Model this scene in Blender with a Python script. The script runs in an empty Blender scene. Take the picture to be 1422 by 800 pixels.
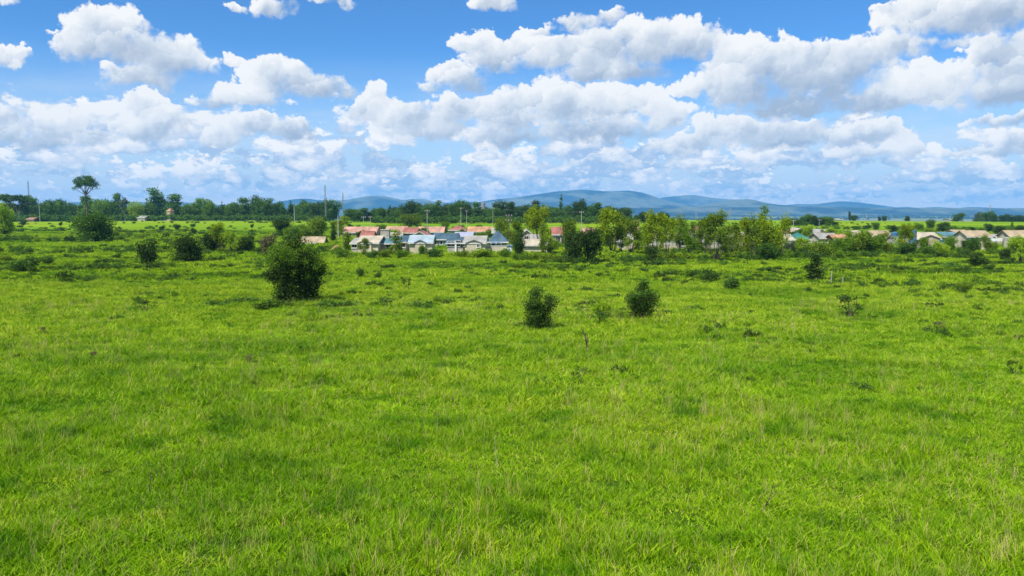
import bpy, bmesh, math, random
import numpy as np
from mathutils import Vector, Matrix
R = math.radians
scene = bpy.context.scene
col = scene.collection

# ------------------------------------------------------------------ camera
CAM_H = 9.0
FPX = 1100.0                     # focal length in pixels of a 1422 px wide picture
HOR = 289.0
PITCH = math.atan((400 - HOR) / FPX)
cam_d = bpy.data.cameras.new('camera')
cam_d.sensor_width = 36.0
cam_d.lens = 36.0 * FPX / 1422.0
cam_d.clip_start = 0.1
cam_d.clip_end = 60000.0
cam = bpy.data.objects.new('camera', cam_d)
cam.location = (0, 0, CAM_H)
cam.rotation_euler = (math.pi / 2 - PITCH, 0, 0)
col.objects.link(cam)
scene.camera = cam

# ------------------------------------------------------------------ view and exposure
scene.view_settings.view_transform = 'Standard'
scene.view_settings.look = 'None'
EXPO = 0.45
scene.view_settings.exposure = EXPO
scene.view_settings.gamma = 1.0
scene.cycles.use_denoising = True
scene.cycles.denoiser = 'OPENIMAGEDENOISE'
scene.cycles.denoising_input_passes = 'RGB_ALBEDO_NORMAL'
scene.cycles.denoising_prefilter = 'ACCURATE'
scene.cycles.max_bounces = 7
scene.cycles.diffuse_bounces = 3
scene.cycles.transmission_bounces = 3
scene.cycles.volume_bounces = 3
scene.cycles.transparent_max_bounces = 8

# ------------------------------------------------------------------ sun
SUN_EL = R(57)
SUN_AZ = R(-142)                 # from +Y, clockwise seen from above: to the left and a little behind
sd = bpy.data.lights.new('sun', 'SUN')
sd.energy = 5.0
sd.angle = R(0.53)
sd.color = (1.0, 0.955, 0.88)
sun = bpy.data.objects.new('sun', sd)
svec = Vector((math.sin(SUN_AZ) * math.cos(SUN_EL), math.cos(SUN_AZ) * math.cos(SUN_EL), math.sin(SUN_EL)))
sun.rotation_euler = svec.to_track_quat('Z', 'Y').to_euler()
sun.location = svec * 400
col.objects.link(sun)

# ------------------------------------------------------------------ pixel helpers (place things where they stand)
def ray(px, py):
    X = (px - 711.0) / FPX
    Y = (400.0 - py) / FPX
    c, s = math.cos(PITCH), math.sin(PITCH)
    return Vector((X, c + Y * s, -s + Y * c))
def at_ground(px, py):
    r = ray(px, py)
    t = CAM_H / -r.z
    return Vector((r.x * t, r.y * t, 0.0))
def at_depth(px, Yd, py=None):
    """point at world depth Yd; x from the column, z from the row if given"""
    r = ray(px, HOR if py is None else py)
    t = Yd / r.y
    return Vector((r.x * t, Yd, CAM_H + r.z * t if py is not None else 0.0))
def z_at(py, Yd):
    r = ray(711, py)
    return CAM_H + r.z * Yd / r.y

# ------------------------------------------------------------------ sky
world = bpy.data.worlds.new('World')
scene.world = world
world.use_nodes = True
wn = world.node_tree
wn.nodes.clear()

class NB:
    """small helper that writes node expressions"""
    def __init__(self, tree): self.t = tree
    def _in(self, sock, v):
        if isinstance(v, bpy.types.NodeSocket): self.t.links.new(v, sock)
        elif v is not None: sock.default_value = v
    def m(self, op, a, b=None, c=None, clamp=False):
        n = self.t.nodes.new('ShaderNodeMath'); n.operation = op; n.use_clamp = clamp
        self._in(n.inputs[0], a); self._in(n.inputs[1], b); self._in(n.inputs[2], c)
        return n.outputs[0]
    def v(self, op, a, b=None, out=0):
        n = self.t.nodes.new('ShaderNodeVectorMath'); n.operation = op
        self._in(n.inputs[0], a); self._in(n.inputs[1], b)
        return n.outputs[out]
    def comb(self, x=0.0, y=0.0, z=0.0):
        n = self.t.nodes.new('ShaderNodeCombineXYZ')
        for s, q in zip(n.inputs, (x, y, z)): self._in(s, q)
        return n.outputs[0]
    def sep(self, a):
        n = self.t.nodes.new('ShaderNodeSeparateXYZ'); self._in(n.inputs[0], a); return n.outputs
    def noise(self, vec, scale, detail=2.0, rough=0.5, lac=2.0, dim='3D', color=False, dist=0.0):
        n = self.t.nodes.new('ShaderNodeTexNoise'); n.noise_dimensions = dim
        self._in(n.inputs['Vector'], vec); self._in(n.inputs['Scale'], scale)
        self._in(n.inputs['Detail'], detail); self._in(n.inputs['Roughness'], rough)
        self._in(n.inputs['Lacunarity'], lac); self._in(n.inputs['Distortion'], dist)
        return n.outputs['Color' if color else 0]
    def voro(self, vec, scale, dim='2D', rand=1.0, feature='F1'):
        n = self.t.nodes.new('ShaderNodeTexVoronoi'); n.voronoi_dimensions = dim; n.feature = feature
        self._in(n.inputs['Vector'], vec); self._in(n.inputs['Scale'], scale); self._in(n.inputs['Randomness'], rand)
        return n.outputs
    def step(self, x, a, b, lo=0.0, hi=1.0, kind='SMOOTHSTEP'):
        n = self.t.nodes.new('ShaderNodeMapRange'); n.interpolation_type = kind; n.clamp = True
        self._in(n.inputs['Value'], x)
        for k, q in zip((1, 2, 3, 4), (a, b, lo, hi)): self._in(n.inputs[k], q)
        return n.outputs[0]
    def mix(self, f, a, b, blend='MIX'):
        n = self.t.nodes.new('ShaderNodeMix'); n.data_type = 'RGBA'; n.blend_type = blend
        self._in(n.inputs['Factor'], f)
        self._in(n.inputs[6], a if isinstance(a, bpy.types.NodeSocket) or len(a) == 4 else (*a, 1))
        self._in(n.inputs[7], b if isinstance(b, bpy.types.NodeSocket) or len(b) == 4 else (*b, 1))
        return n.outputs[2]

SKY_K = 0.10
def group(name, ins, outs):
    g = bpy.data.node_groups.new(name, 'ShaderNodeTree')
    for n, t in ins: g.interface.new_socket(n, in_out='INPUT', socket_type=t)
    for n, t in outs: g.interface.new_socket(n, in_out='OUTPUT', socket_type=t)
    return g, g.nodes.new('NodeGroupInput').outputs, g.nodes.new('NodeGroupOutput').inputs
VEC, FLO, COL = 'NodeSocketVector', 'NodeSocketFloat', 'NodeSocketColor'
KS = 1.0 / (SKY_K * 2 ** EXPO)
def kc(*c): return tuple(x * KS for x in c)
LDIR = (-0.42, 0.90, 0.0)

def grp_puff():
    g, i, o = group('puff', [('PW', VEC), ('centre', VEC), ('inv', VEC), ('w', FLO), ('best', FLO), ('wsum', FLO), ('lsum', FLO), ('off', FLO)],
                    [('best', FLO), ('wsum', FLO), ('lsum', FLO)])
    b = NB(g)
    q = b.v('MULTIPLY', b.v('SUBTRACT', i[0], i[1]), i[2])
    q = b.v('MINIMUM', q, b.v('MULTIPLY', q, (1.0, 1.4, 1.0)))
    l2 = b.v('DOT_PRODUCT', q, q, out='Value')
    h = b.m('SUBTRACT', i[3], l2)
    g.links.new(b.m('SMOOTH_MAX', i[4], h, 0.3), o[0])
    w = b.m('MAXIMUM', b.m('ADD', h, 0.35), 0.0); w = b.m('MULTIPLY', w, w)
    g.links.new(b.m('ADD', i[5], w), o[1])
    g.links.new(b.m('ADD', i[6], b.m('MULTIPLY', b.m('ADD', b.v('DOT_PRODUCT', q, LDIR, out='Value'), i[7]), w)), o[2])
    return g

def grp_warp():
    g, i, o = group('cloud_warp', [('P', VEC)], [('PW', VEC)])
    b = NB(g)
    n1 = b.noise(i[0], 0.030, 5.0, 0.6, dim='2D', color=True)
    w1 = b.v('MULTIPLY', b.v('SUBTRACT', n1, (0.5, 0.5, 0.5)), (40.0, 32.0, 0.0))
    g.links.new(b.v('ADD', i[0], w1), o[0])
    return g

def grp_base():
    """clear sky, haze towards the horizon and the rows of far cumulus"""
    g, i, o = group('far_sky', [('sky', COL), ('P', VEC)], [('c', COL)])
    b = NB(g)
    P = i[1]
    el = b.sep(P)[1]
    out = b.mix(b.step(el, 0.0, 200.0, 0.92, 0.0), b.mix(b.step(el, 5.0, 70.0, 0.0, 1.0), kc(0.86, 0.93, 0.99), i[0]) , kc(0.66, 0.81, 0.96))
    out = b.mix(b.step(el, 2.0, 40.0, 1.0, 0.0), out, kc(1.08, 1.05, 1.03))
    veil = b.step(b.noise(b.v('MULTIPLY', P, (0.006, 0.02, 1.0)), 1.0, 5.0, 0.6, dim='2D'), 0.40, 0.70, 0.0, 0.45)
    veil = b.m('MULTIPLY', veil, b.step(el, 60.0, 190.0, 1.0, 0.0))
    out = b.mix(veil, out, kc(0.76, 0.84, 0.94))
    rows = [(7, 10, .45, .9), (13, 13, .44, .95), (20, 17, .435, .97), (28, 21, .43, .97), (38, 26, .43, .97), (50, 31, .43, .97), (65, 36, .465, .97), (83, 42, .53, .97)]
    for j, (e, s, thr, op) in reversed(list(enumerate(rows))) if False else enumerate(rows):
        seed = 37.7 * (j + 1)
        Q = b.v('ADD', b.v('MULTIPLY', P, (1 / (s * 2.1), 1 / (s * 1.2), 1.0)), (seed, seed * 0.37, 0.0))
        n = b.noise(Q, 1.0, 6.0, 0.62, dim='2D')
        big = b.noise(b.v('MULTIPLY', Q, (0.33, 0.2, 0.3)), 1.0, 1.0, 0.5, dim='2D')
        wob = b.m('MULTIPLY', b.m('SUBTRACT', n, 0.5), s * 0.7)
        t = b.m('DIVIDE', b.m('SUBTRACT', b.m('ADD', el, wob), float(e)), float(s))
        f = b.m('ADD', b.m('SUBTRACT', n, thr), b.m('MULTIPLY', b.m('SUBTRACT', big, 0.5), 0.8))
        f = b.m('SUBTRACT', f, b.m('MULTIPLY', b.m('MAXIMUM', t, 0.0), 0.13))
        f = b.m('SUBTRACT', f, b.m('MULTIPLY', b.m('MAXIMUM', b.m('MULTIPLY', t, -1.0), 0.0), 0.9))
        f = b.m('ADD', f, b.m('MULTIPLY', b.m('SUBTRACT', 0.42, b.voro(Q, 2.4)['Distance']), 0.12))
        a = b.m('MULTIPLY', b.step(f, 0.0, 0.08), op)
        sh = b.m('ADD', b.m('MULTIPLY', t, 0.50), b.m('MULTIPLY', b.m('SUBTRACT', n, 0.49), 4.2))
        far = max(0.0, 1 - e / 85.0)
        lo = kc(0.44 + .04 * far, 0.58 + .07 * far, 0.82 + .04 * far)
        hi = kc(1.02 + 0.24 * far, 1.01 + 0.18 * far, 1.0 + 0.12 * far)
        rc = b.mix(b.step(sh, 0.0, 0.85, kind='LINEAR'), lo, hi)
        out = b.mix(a, out, rc)
    g.links.new(out, o[0])
    return g

def grp_cloud():
    """turns the puff field into cloud colour and coverage over the sky behind"""
    g, i, o = group('cumulus', [('behind', COL), ('P', VEC), ('best', FLO), ('wsum', FLO), ('lsum', FLO)], [('c', COL)])
    b = NB(g)
    P, best = i[1], i[2]
    n2 = b.noise(P, 0.05, 4.0, 0.6, dim='2D', color=True)
    PV = b.v('ADD', P, b.v('MULTIPLY', b.v('SUBTRACT', n2, (0.5, 0.5, 0.5)), (26.0, 22.0, 0.0)))
    va, vb = b.voro(PV, 1 / 40.0), b.voro(PV, 1 / 17.0)
    def lump(vo, scale):
        rel = b.v('SUBTRACT', PV, b.v('MULTIPLY', vo['Position'], (1.0, 1.0, 0.0)))
        return b.m('MULTIPLY', b.v('DOT_PRODUCT', rel, LDIR, out='Value'), scale)
    la, lb = lump(va, 1 / 40.0), lump(vb, 1 / 17.0)
    Lp = b.m('DIVIDE', i[4], b.m('ADD', i[3], 0.001))
    nf = b.noise(P, 0.028, 7.0, 0.62, dim='2D')
    nl = b.noise(b.v('ADD', P, (300.0, 80.0, 0.0)), 0.011, 3.0, 0.5, dim='2D')
    F = b.m('ADD', best, b.m('MULTIPLY', b.m('SUBTRACT', nf, 0.5), 1.7))
    F = b.m('ADD', F, b.m('MULTIPLY', b.m('SUBTRACT', 0.42, va['Distance']), 0.28))
    F = b.m('ADD', F, b.m('MULTIPLY', b.m('SUBTRACT', 0.42, vb['Distance']), 0.14))
    # underside and lee edges are soft, sunlit tops are crisp
    soft = b.step(b.m('ADD', Lp, b.m('MULTIPLY', b.m('SUBTRACT', nl, 0.5), 2.0)), -0.5, 0.7, 0.95, 0.22)
    alpha = b.step(b.m('DIVIDE', F, soft), 0.02, 1.0)
    light = b.m('ADD', b.m('MULTIPLY', Lp, 0.62), b.m('MULTIPLY', la, 0.22))
    light = b.m('ADD', light, b.m('MULTIPLY', lb, 0.10))
    light = b.m('ADD', light, b.m('MULTIPLY', b.m('SUBTRACT', nf, 0.5), 1.4))
    light = b.m('ADD', light, b.m('MULTIPLY', b.m('SUBTRACT', nl, 0.5), 1.0))
    light = b.m('ADD', light, b.m('MULTIPLY', b.m('SUBTRACT', 0.75, F), 0.42))
    light = b.step(light, -0.52, 0.54, kind='LINEAR')
    cc = b.mix(b.step(light, 0.0, 0.5, kind='LINEAR'), kc(0.41, 0.50, 0.65), kc(0.70, 0.765, 0.855))
    cc = b.mix(b.step(light, 0.42, 0.95, kind='LINEAR'), cc, kc(1.0, 1.0, 1.0))
    g.links.new(b.mix(alpha, i[0], cc), o[0])
    return g

def use(tree, grp, *ins):
    n = tree.nodes.new('ShaderNodeGroup'); n.node_tree = grp
    for s, q in zip(n.inputs, ins):
        if isinstance(q, bpy.types.NodeSocket): tree.links.new(q, s)
        else: s.default_value = q
    return n.outputs

def build_world():
    b = NB(wn)
    tc = wn.nodes.new('ShaderNodeTexCoord').outputs['Generated']
    d = b.v('NORMALIZE', tc)
    dx, dy, dz = b.sep(d)[:3]
    sky = wn.nodes.new('ShaderNodeTexSky')
    sky.sky_type = 'NISHITA'; sky.sun_disc = False
    sky.sun_elevation = SUN_EL; sky.sun_rotation = SUN_AZ
    sky.altitude = 1600; sky.air_density = 1.0; sky.dust_density = 0.3; sky.ozone_density = 3.0
    gam = wn.nodes.new('ShaderNodeGamma'); gam.inputs[1].default_value = 1.0
    wn.links.new(sky.outputs[0], gam.inputs[0])
    skyc = b.mix(1.0, gam.outputs[0], SKY_TINT, 'MULTIPLY')
    az = b.m('MULTIPLY', b.m('ARCTAN2', dx, dy), 1000.0)
    el = b.m('MULTIPLY', b.m('ARCSINE', dz), 1000.0)
    P = b.comb(az, el, 0.0)
    gp, gw, gb, gc = grp_puff(), grp_warp(), grp_base(), grp_cloud()
    def bg(colour):
        n = wn.nodes.new('ShaderNodeBackground'); n.inputs[1].default_value = SKY_K
        wn.links.new(colour, n.inputs[0]); return n.outputs[0]
    def mixs(f, x, y):
        n = wn.nodes.new('ShaderNodeMixShader'); wn.links.new(f, n.inputs[0])
        wn.links.new(x, n.inputs[1]); wn.links.new(y, n.inputs[2]); return n.outputs[0]
    def ae(px, py):
        r = ray(px, py).normalized()
        return math.atan2(r.x, r.y) * 1000.0, math.asin(r.z) * 1000.0
    S = 1000.0 / FPX
    # sectors of the sky, each evaluating only the clouds that reach into it
    edges = [-640, -420, -230, -40, 130, 300, 470, 640]
    cur = None
    for k in range(len(edges) - 1):
        e0, e1 = edges[k], edges[k + 1]
        PW = b.v("ADD", use(wn, gw, P)[0], (0.003 * k, 0.0, 0.0))   # keeps each sector its own evaluation
        behind = use(wn, gb, skyc, P)[0]
        st = (-9.0, 0.0, 0.0)
        for pf in PUFFS:
            px, py, rx, ry, wgt = pf[:5]; off = pf[5] if len(pf) > 5 else 0.0
            ca, ce = ae(px, py)
            if ca + rx * 1.5 + 60 < e0 or ca - rx * 1.5 - 60 > e1: continue
            st = use(wn, gp, PW, (ca, ce, 0.0), (1 / (rx * S * 1.10), 1 / (ry * S * 1.14), 0.0), wgt, *st, off)
        s = bg(use(wn, gc, behind, P, *st)[0])
        cur = s if cur is None else mixs(b.m('GREATER_THAN', az, float(e0)), cur, s)
    # the same fair weather clouds go on overhead and behind, outside the picture
    far = use(wn, gb, skyc, P)[0]
    N3 = b.noise(d, 2.6, 6.0, 0.55)
    a3 = b.m('MULTIPLY', b.step(N3, 0.50, 0.58), b.step(dz, 0.06, 0.14))
    c3 = b.mix(b.step(b.noise(d, 6.0, 4.0, 0.6), 0.35, 0.65), kc(0.62, 0.69, 0.80), kc(0.975, 0.98, 0.99))
    side = bg(b.mix(a3, far, c3))
    high = b.mix(b.step(N3, 0.50, 0.58), skyc, c3)
    rest = mixs(b.m('GREATER_THAN', el, 190.0), side, bg(high))
    isf = b.m('MULTIPLY', b.step(b.m('ABSOLUTE', az), 625.0, 600.0), b.step(el, 400.0, 330.0))
    up = mixs(isf, rest, cur)
    o = wn.nodes.new('ShaderNodeOutputWorld')
    gnd = wn.nodes.new('ShaderNodeBackground'); gnd.inputs[0].default_value = (*kc(0.45, 0.62, 0.80), 1); gnd.inputs[1].default_value = SKY_K
    wn.links.new(mixs(b.m('GREATER_THAN', dz, -0.004), gnd.outputs[0], up), o.inputs[0])
    world.cycles.sampling_method = 'MANUAL'
    world.cycles.sample_map_resolution = 512
SKY_TINT = (0.41, 0.79, 1.13)
# column, row, half width, half height, weight (below 1: thinner, wispy)
PUFFS = [
 (150,50,52,34,1),(112,62,30,28,1),(190,62,50,32,1),(235,82,48,30,1),(198,108,48,20,1,0.15),(288,92,26,18,.75),(325,88,20,12,.6),
 (372,104,36,26,1),(405,116,45,26,1),(345,134,46,20,1,0.2),(445,124,44,19,1),(300,146,38,12,.9),(475,120,18,9,.8),
 (203,148,26,18,1,0.4),(215,178,42,24,1,-0.2),(240,166,22,18,1),(180,182,24,18,1),(4,160,22,18,1),(14,184,28,16,1),
 (85,182,32,17,1),(120,192,34,15,1),(60,198,40,12,.95),(352,176,48,15,1),(305,190,40,14,1),(402,184,38,14,1),(426,178,12,10,1),
 (8,80,26,14,.9),(34,77,9,6,.7),(320,12,15,8,.8),(380,14,32,16,.9),(462,2,38,9,.9),(8,6,20,8,.6),(68,43,14,5,.55),
 (685,6,36,14,1),(800,34,48,14,.85),(850,26,24,12,.8),(745,44,24,9,.7),
 (658,62,34,18,1),(690,84,46,26,1),(760,78,62,30,1),(830,72,66,34,1,-0.1),(900,64,70,34,1,-0.1),(965,60,50,32,1),(1012,74,28,26,1,0.7),(850,100,90,18,1,-0.5),
 (640,110,44,20,1),(600,118,20,10,.8),(519,140,26,22,1,0.35),(502,158,24,18,1),(560,166,52,24,1),(632,158,44,26,1),(600,184,70,18,1),
 (700,162,58,36,1),(775,148,66,36,1),(850,148,50,32,1),(902,146,32,26,1,0.6),(930,166,34,26,1,0.4),(815,184,100,20,1,-0.45),(700,192,80,16,1,-0.35),
 (1060,96,78,40,1,0),(1130,106,76,42,1,-0.25),(1190,94,52,38,1),(1030,128,60,28,1),(1150,142,110,24,1,-0.75),(958,124,28,14,1,0.6),(1095,152,70,16,1,-0.7),
 (1268,122,54,34,1,0.35),(1312,128,44,32,1,0.25),(1236,142,50,22,1),(1160,68,64,14,.8),(1240,66,66,20,.85),(1290,24,62,30,1,0.15),(1372,18,80,34,1,-0.35),(1230,12,22,9,.7),
 (1402,96,54,44,1,-0.1),(1376,84,36,28,1),(1410,130,48,24,1,-0.7),(1380,170,34,11,.9),(1416,172,30,12,.95),(1330,60,40,10,.6),
 (1000,184,36,20,1),(1040,184,38,20,1,0.2),(1092,196,56,18,1,-0.3),(1180,192,56,15,1,-0.3),(1222,184,44,14,1),(1260,204,26,18,1,0.3),(1190,212,56,9,.9),(955,202,46,16,1),
 (1090,180,60,12,.9),(1390,212,30,12,.8),(1330,214,30,8,.7),(1412,200,22,14,.9),
]
build_world()

# ------------------------------------------------------------------ object helpers
def tag(o, label=None, cat=None, group=None, kind=None):
    if label: o['label'] = label
    if cat: o['category'] = cat
    if group: o['group'] = group
    if kind: o['kind'] = kind
    return o
def link(name, me, parent=None, loc=None):
    o = bpy.data.objects.new(name, me); col.objects.link(o)
    if parent is not None: o.parent = parent
    if loc is not None: o.location = loc
    return o
def empty(name, loc, rz=0.0):
    o = bpy.data.objects.new(name, None); col.objects.link(o)
    o.location = loc; o.rotation_euler = (0, 0, rz); o.empty_display_size = 0.5
    return o
def np_mesh(name, verts, faces, mat, smooth=False, tint=None):
    """verts (n,3), faces (m,k) all with the same number of corners"""
    me = bpy.data.meshes.new(name)
    v = np.asarray(verts, dtype=np.float32); f = np.asarray(faces, dtype=np.int32)
    me.vertices.add(len(v)); me.vertices.foreach_set('co', v.ravel())
    me.loops.add(f.size); me.loops.foreach_set('vertex_index', f.ravel())
    me.polygons.add(len(f)); me.polygons.foreach_set('loop_start', np.arange(0, f.size, f.shape[1], dtype=np.int32))
    me.update(calc_edges=True)
    if smooth: me.polygons.foreach_set('use_smooth', np.ones(len(f), dtype=bool))
    if tint is not None:
        a = me.attributes.new('tint', 'FLOAT', 'POINT'); a.data.foreach_set('value', np.asarray(tint, dtype=np.float32))
    me.materials.append(mat)
    return me

# ------------------------------------------------------------------ terrain height
_rng = random.Random(5)
_W = [( _rng.uniform(0, 6.28), a, l, _rng.uniform(0, 6.28)) for a, l in ((.10, 95), (.07, 61), (.09, 43), (.045, 27), (.030, 17), (.022, 11))]
def smooth01(t):
    t = np.clip(t, 0, 1); return t * t * (3 - 2 * t)
def gz(x, y):
    x = np.asarray(x, dtype=float); y = np.asarray(y, dtype=float)
    z = np.zeros_like(x + y)
    for th, a, l, ph in _W:
        z = z + a * np.sin((x * math.cos(th) * 0.75 + y * math.sin(th)) * 2 * math.pi / l + ph)
    r = np.hypot(x, y)
    z = z * (1 - smooth01((r - 500) / 400)) * smooth01((r - 4) / 30)
    z = z - 64.0 * smooth01((r - 570) / 1500)          # the plateau falls away into the plain
    z = z + 5.0 * np.sin(x / 610 + 1) * np.sin(y / 830) * smooth01((r - 2500) / 2500)
    return z
def gpt(px, py):
    p = at_ground(px, py); p.z = float(gz(p.x, p.y)); return p
def dpt(px, Yd):
    p = at_depth(px, Yd); p.z = float(gz(p.x, p.y)); return p

# ------------------------------------------------------------------ materials
def mat_new(name):
    m = bpy.data.materials.new(name); m.use_nodes = True
    nt = m.node_tree; nt.nodes.clear()
    return m, nt, NB(nt)
def principled(nt, b, colour, rough=0.7, spec=0.3, metal=0.0, normal=None):
    p = nt.nodes.new('ShaderNodeBsdfPrincipled')
    b._in(p.inputs['Base Color'], colour if isinstance(colour, bpy.types.NodeSocket) else (*colour, 1))
    b._in(p.inputs['Roughness'], rough); p.inputs['Metallic'].default_value = metal
    p.inputs['Specular IOR Level'].default_value = spec
    if normal is not None: nt.links.new(normal, p.inputs['Normal'])
    return p.outputs[0]
def finish(nt, sh):
    o = nt.nodes.new('ShaderNodeOutputMaterial'); nt.links.new(sh, o.inputs[0])
def geo_pos(nt): return nt.nodes.new('ShaderNodeNewGeometry').outputs['Position']
def attr(nt, name, kind='GEOMETRY', out='Fac'):
    n = nt.nodes.new('ShaderNodeAttribute'); n.attribute_name = name; n.attribute_type = kind
    return n.outputs[out]

def patch_nodes(nt, b):
    """broad colour of the pasture: lush, yellower and dry areas lying on the ground (world coordinates)"""
    P = b.v('MULTIPLY', geo_pos(nt), (1.0, 1.0, 0.0))
    a = b.noise(b.v('MULTIPLY', P, (0.6, 1.0, 1.0)), 0.045, 4.0, 0.6)
    c = b.noise(b.v('MULTIPLY', P, (0.75, 1.0, 1.0)), 0.42, 4.0, 0.62)
    return P, a, c

def leaf_shader(name, c0, c1, c2, trans=0.28, rough=0.55, patches=False, rnd=0.25, spec=0.12):
    m, nt, b = mat_new(name)
    t = attr(nt, 'tint')
    oi = nt.nodes.new('ShaderNodeObjectInfo')
    colr = b.mix(b.step(t, 0.0, 0.5, kind='LINEAR'), c0, c1)
    colr = b.mix(b.step(t, 0.5, 1.0, kind='LINEAR'), colr, c2)
    if patches:
        P, a, c = patch_nodes(nt, b)
        yel = b.mix(1.0, colr, (1.36, 1.10, 2.0), 'MULTIPLY'); deep = b.mix(1.0, colr, (0.40, 0.60, 0.55), 'MULTIPLY')
        y_ = b.sep(P)[1]
        colr = b.mix(b.m('MAXIMUM', b.step(a, 0.48, 0.66, 0.0, 0.85), b.step(y_, 30.0, 85.0, 0.0, 0.75)), colr, yel)
        colr = b.mix(b.step(a, 0.50, 0.34, 0.0, 0.75), colr, deep)
        colr = b.mix(b.step(c, 0.52, 0.66, 0.0, 0.9), colr, deep)
        colr = b.mix(b.step(c, 0.46, 0.34, 0.0, 0.6), colr, yel)
        it = attr(nt, 'shade', 'INSTANCER')
        colr = b.mix(it, colr, b.mix(1.0, colr, (1.6, 1.30, 1.4), 'MULTIPLY'))
    else:
        v = b.m('ADD', 1.0 - rnd / 2, b.m('MULTIPLY', oi.outputs['Random'], rnd))
        colr = b.mix(1.0, colr, b.comb(v, v, v), 'MULTIPLY')
    p = principled(nt, b, colr, rough, spec)
    tr = nt.nodes.new('ShaderNodeBsdfTranslucent'); nt.links.new(b.mix(1.0, colr, (1.25, 1.25, 0.7), 'MULTIPLY'), tr.inputs[0])
    mx = nt.nodes.new('ShaderNodeMixShader'); mx.inputs[0].default_value = trans
    nt.links.new(p, mx.inputs[1]); nt.links.new(tr.outputs[0], mx.inputs[2])
    finish(nt, mx.outputs[0])
    return m
def flat_mat(name, c, var=0.18, scale=1.5, rough=0.75, spec=0.3, metal=0.0, streak=None, bump=0.0):
    """painted or plastered surface with stains, in object space"""
    m, nt, b = mat_new(name)
    tc = nt.nodes.new('ShaderNodeTexCoord').outputs['Object']
    v = tc if streak is None else b.v('MULTIPLY', tc, streak)
    n = b.noise(v, scale, 5.0, 0.6)
    dark = tuple(x * (1 - 2 * var) for x in c); lite = tuple(min(1, x * (1 + var)) for x in c)
    colr = b.mix(b.step(n, 0.3, 0.7), dark, lite)
    nor = None
    if bump:
        bn = nt.nodes.new('ShaderNodeBump'); bn.inputs['Strength'].default_value = bump
        nt.links.new(b.noise(tc, scale * 12, 3.0, 0.6), bn.inputs['Height']); nor = bn.outputs[0]
    finish(nt, principled(nt, b, colr, rough, spec, metal, nor))
    return m

# ------------------------------------------------------------------ ground
def ground_mat():
    m, nt, b = mat_new('pasture')
    P, a, c = patch_nodes(nt, b)
    f = b.noise(P, 1.9, 5.0, 0.7)
    x, y, z = b.sep(P)[:3]
    r = b.v('LENGTH', P, out='Value')
    colr = b.mix(b.step(f, 0.30, 0.68), (0.045, 0.110, 0.004), (0.130, 0.255, 0.008))
    colr = b.mix(b.step(a, 0.48, 0.66, 0.0, 0.7), colr, (0.190, 0.290, 0.010))
    colr = b.mix(b.step(c, 0.56, 0.76, 0.0, 0.6), colr, (0.055, 0.125, 0.010))
    near = b.step(r, 190.0, 95.0)                      # soil and litter under the tall grass, with the shade between blades painted in
    shaded_litter = b.mix(b.step(f, 0.35, 0.65), (0.026, 0.058, 0.006), (0.062, 0.115, 0.010))
    colr = b.mix(b.m('MULTIPLY', near, 0.85), colr, shaded_litter)
    # scrubby strips that lie across the far half of the field
    s = b.noise(b.v('MULTIPLY', P, (0.020, 0.085, 1.0)), 1.0, 5.0, 0.65)
    s2 = b.m('MULTIPLY', b.step(s, 0.50, 0.60), b.step(r, 95.0, 150.0))
    colr = b.mix(b.m('MULTIPLY', s2, 0.55), colr, (0.055, 0.110, 0.012))
    # bright mown looking meadow before the far trees
    mead = b.m('MULTIPLY', b.step(r, 330.0, 400.0), b.step(r, 800.0, 700.0))
    fld = b.mix(b.step(b.noise(b.v('MULTIPLY', P, (0.006, 0.02, 1.0)), 1.0, 4.0, 0.6), 0.38, 0.62), (0.130, 0.260, 0.012), (0.230, 0.320, 0.018))
    colr = b.mix(b.m('MULTIPLY', mead, 0.85), colr, fld)
    # farmland of the plain: long parcels, crops, bare soil, woodland
    vo = b.voro(b.v('MULTIPLY', P, (0.0012, 0.00055, 1.0)), 1.0)
    vc = b.sep(vo['Color'])[0]
    par = b.mix(b.step(vc, 0.2, 0.5, kind='LINEAR'), (0.055, 0.105, 0.035), (0.12, 0.17, 0.06))
    par = b.mix(b.step(vc, 0.6, 0.95, kind='LINEAR'), par, (0.19, 0.19, 0.10))
    wd = b.noise(b.v('MULTIPLY', P, (0.0011, 0.0006, 1.0)), 1.0, 6.0, 0.62)
    par = b.mix(b.step(wd, 0.54, 0.58), par, (0.030, 0.055, 0.018))
    colr = b.mix(b.step(r, 780.0, 1100.0), colr, par)
    bn = nt.nodes.new('ShaderNodeBump'); bn.inputs['Strength'].default_value = 0.9; bn.inputs['Distance'].default_value = 0.35
    nt.links.new(b.noise(P, 2.6, 4.0, 0.7), bn.inputs['Height'])
    finish(nt, principled(nt, b, colr, 1.0, 0.0, 0.0, bn.outputs[0]))
    return m
def build_ground():
    nr, na = 230, 300
    rr = np.concatenate([[0.0], np.geomspace(1.5, 13500.0, nr)])
    an = np.linspace(0, 2 * math.pi, na, endpoint=False)
    X = rr[:, None] * np.sin(an)[None]; Y = rr[:, None] * np.cos(an)[None]
    Z = gz(X, Y)
    v = np.stack([X, Y, Z], -1).reshape(-1, 3)
    i = np.arange(nr)[:, None] * na + np.arange(na)[None]
    j = np.arange(nr)[:, None] * na + (np.arange(na)[None] + 1) % na
    f = np.stack([i, i + na, j + na, j], -1).reshape(-1, 4)[na:]
    # inner disc as one fan ring
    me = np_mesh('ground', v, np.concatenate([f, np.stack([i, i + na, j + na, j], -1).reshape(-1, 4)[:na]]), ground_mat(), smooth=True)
    o = link('ground', me); tag(o, kind='structure')
build_ground()

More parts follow.
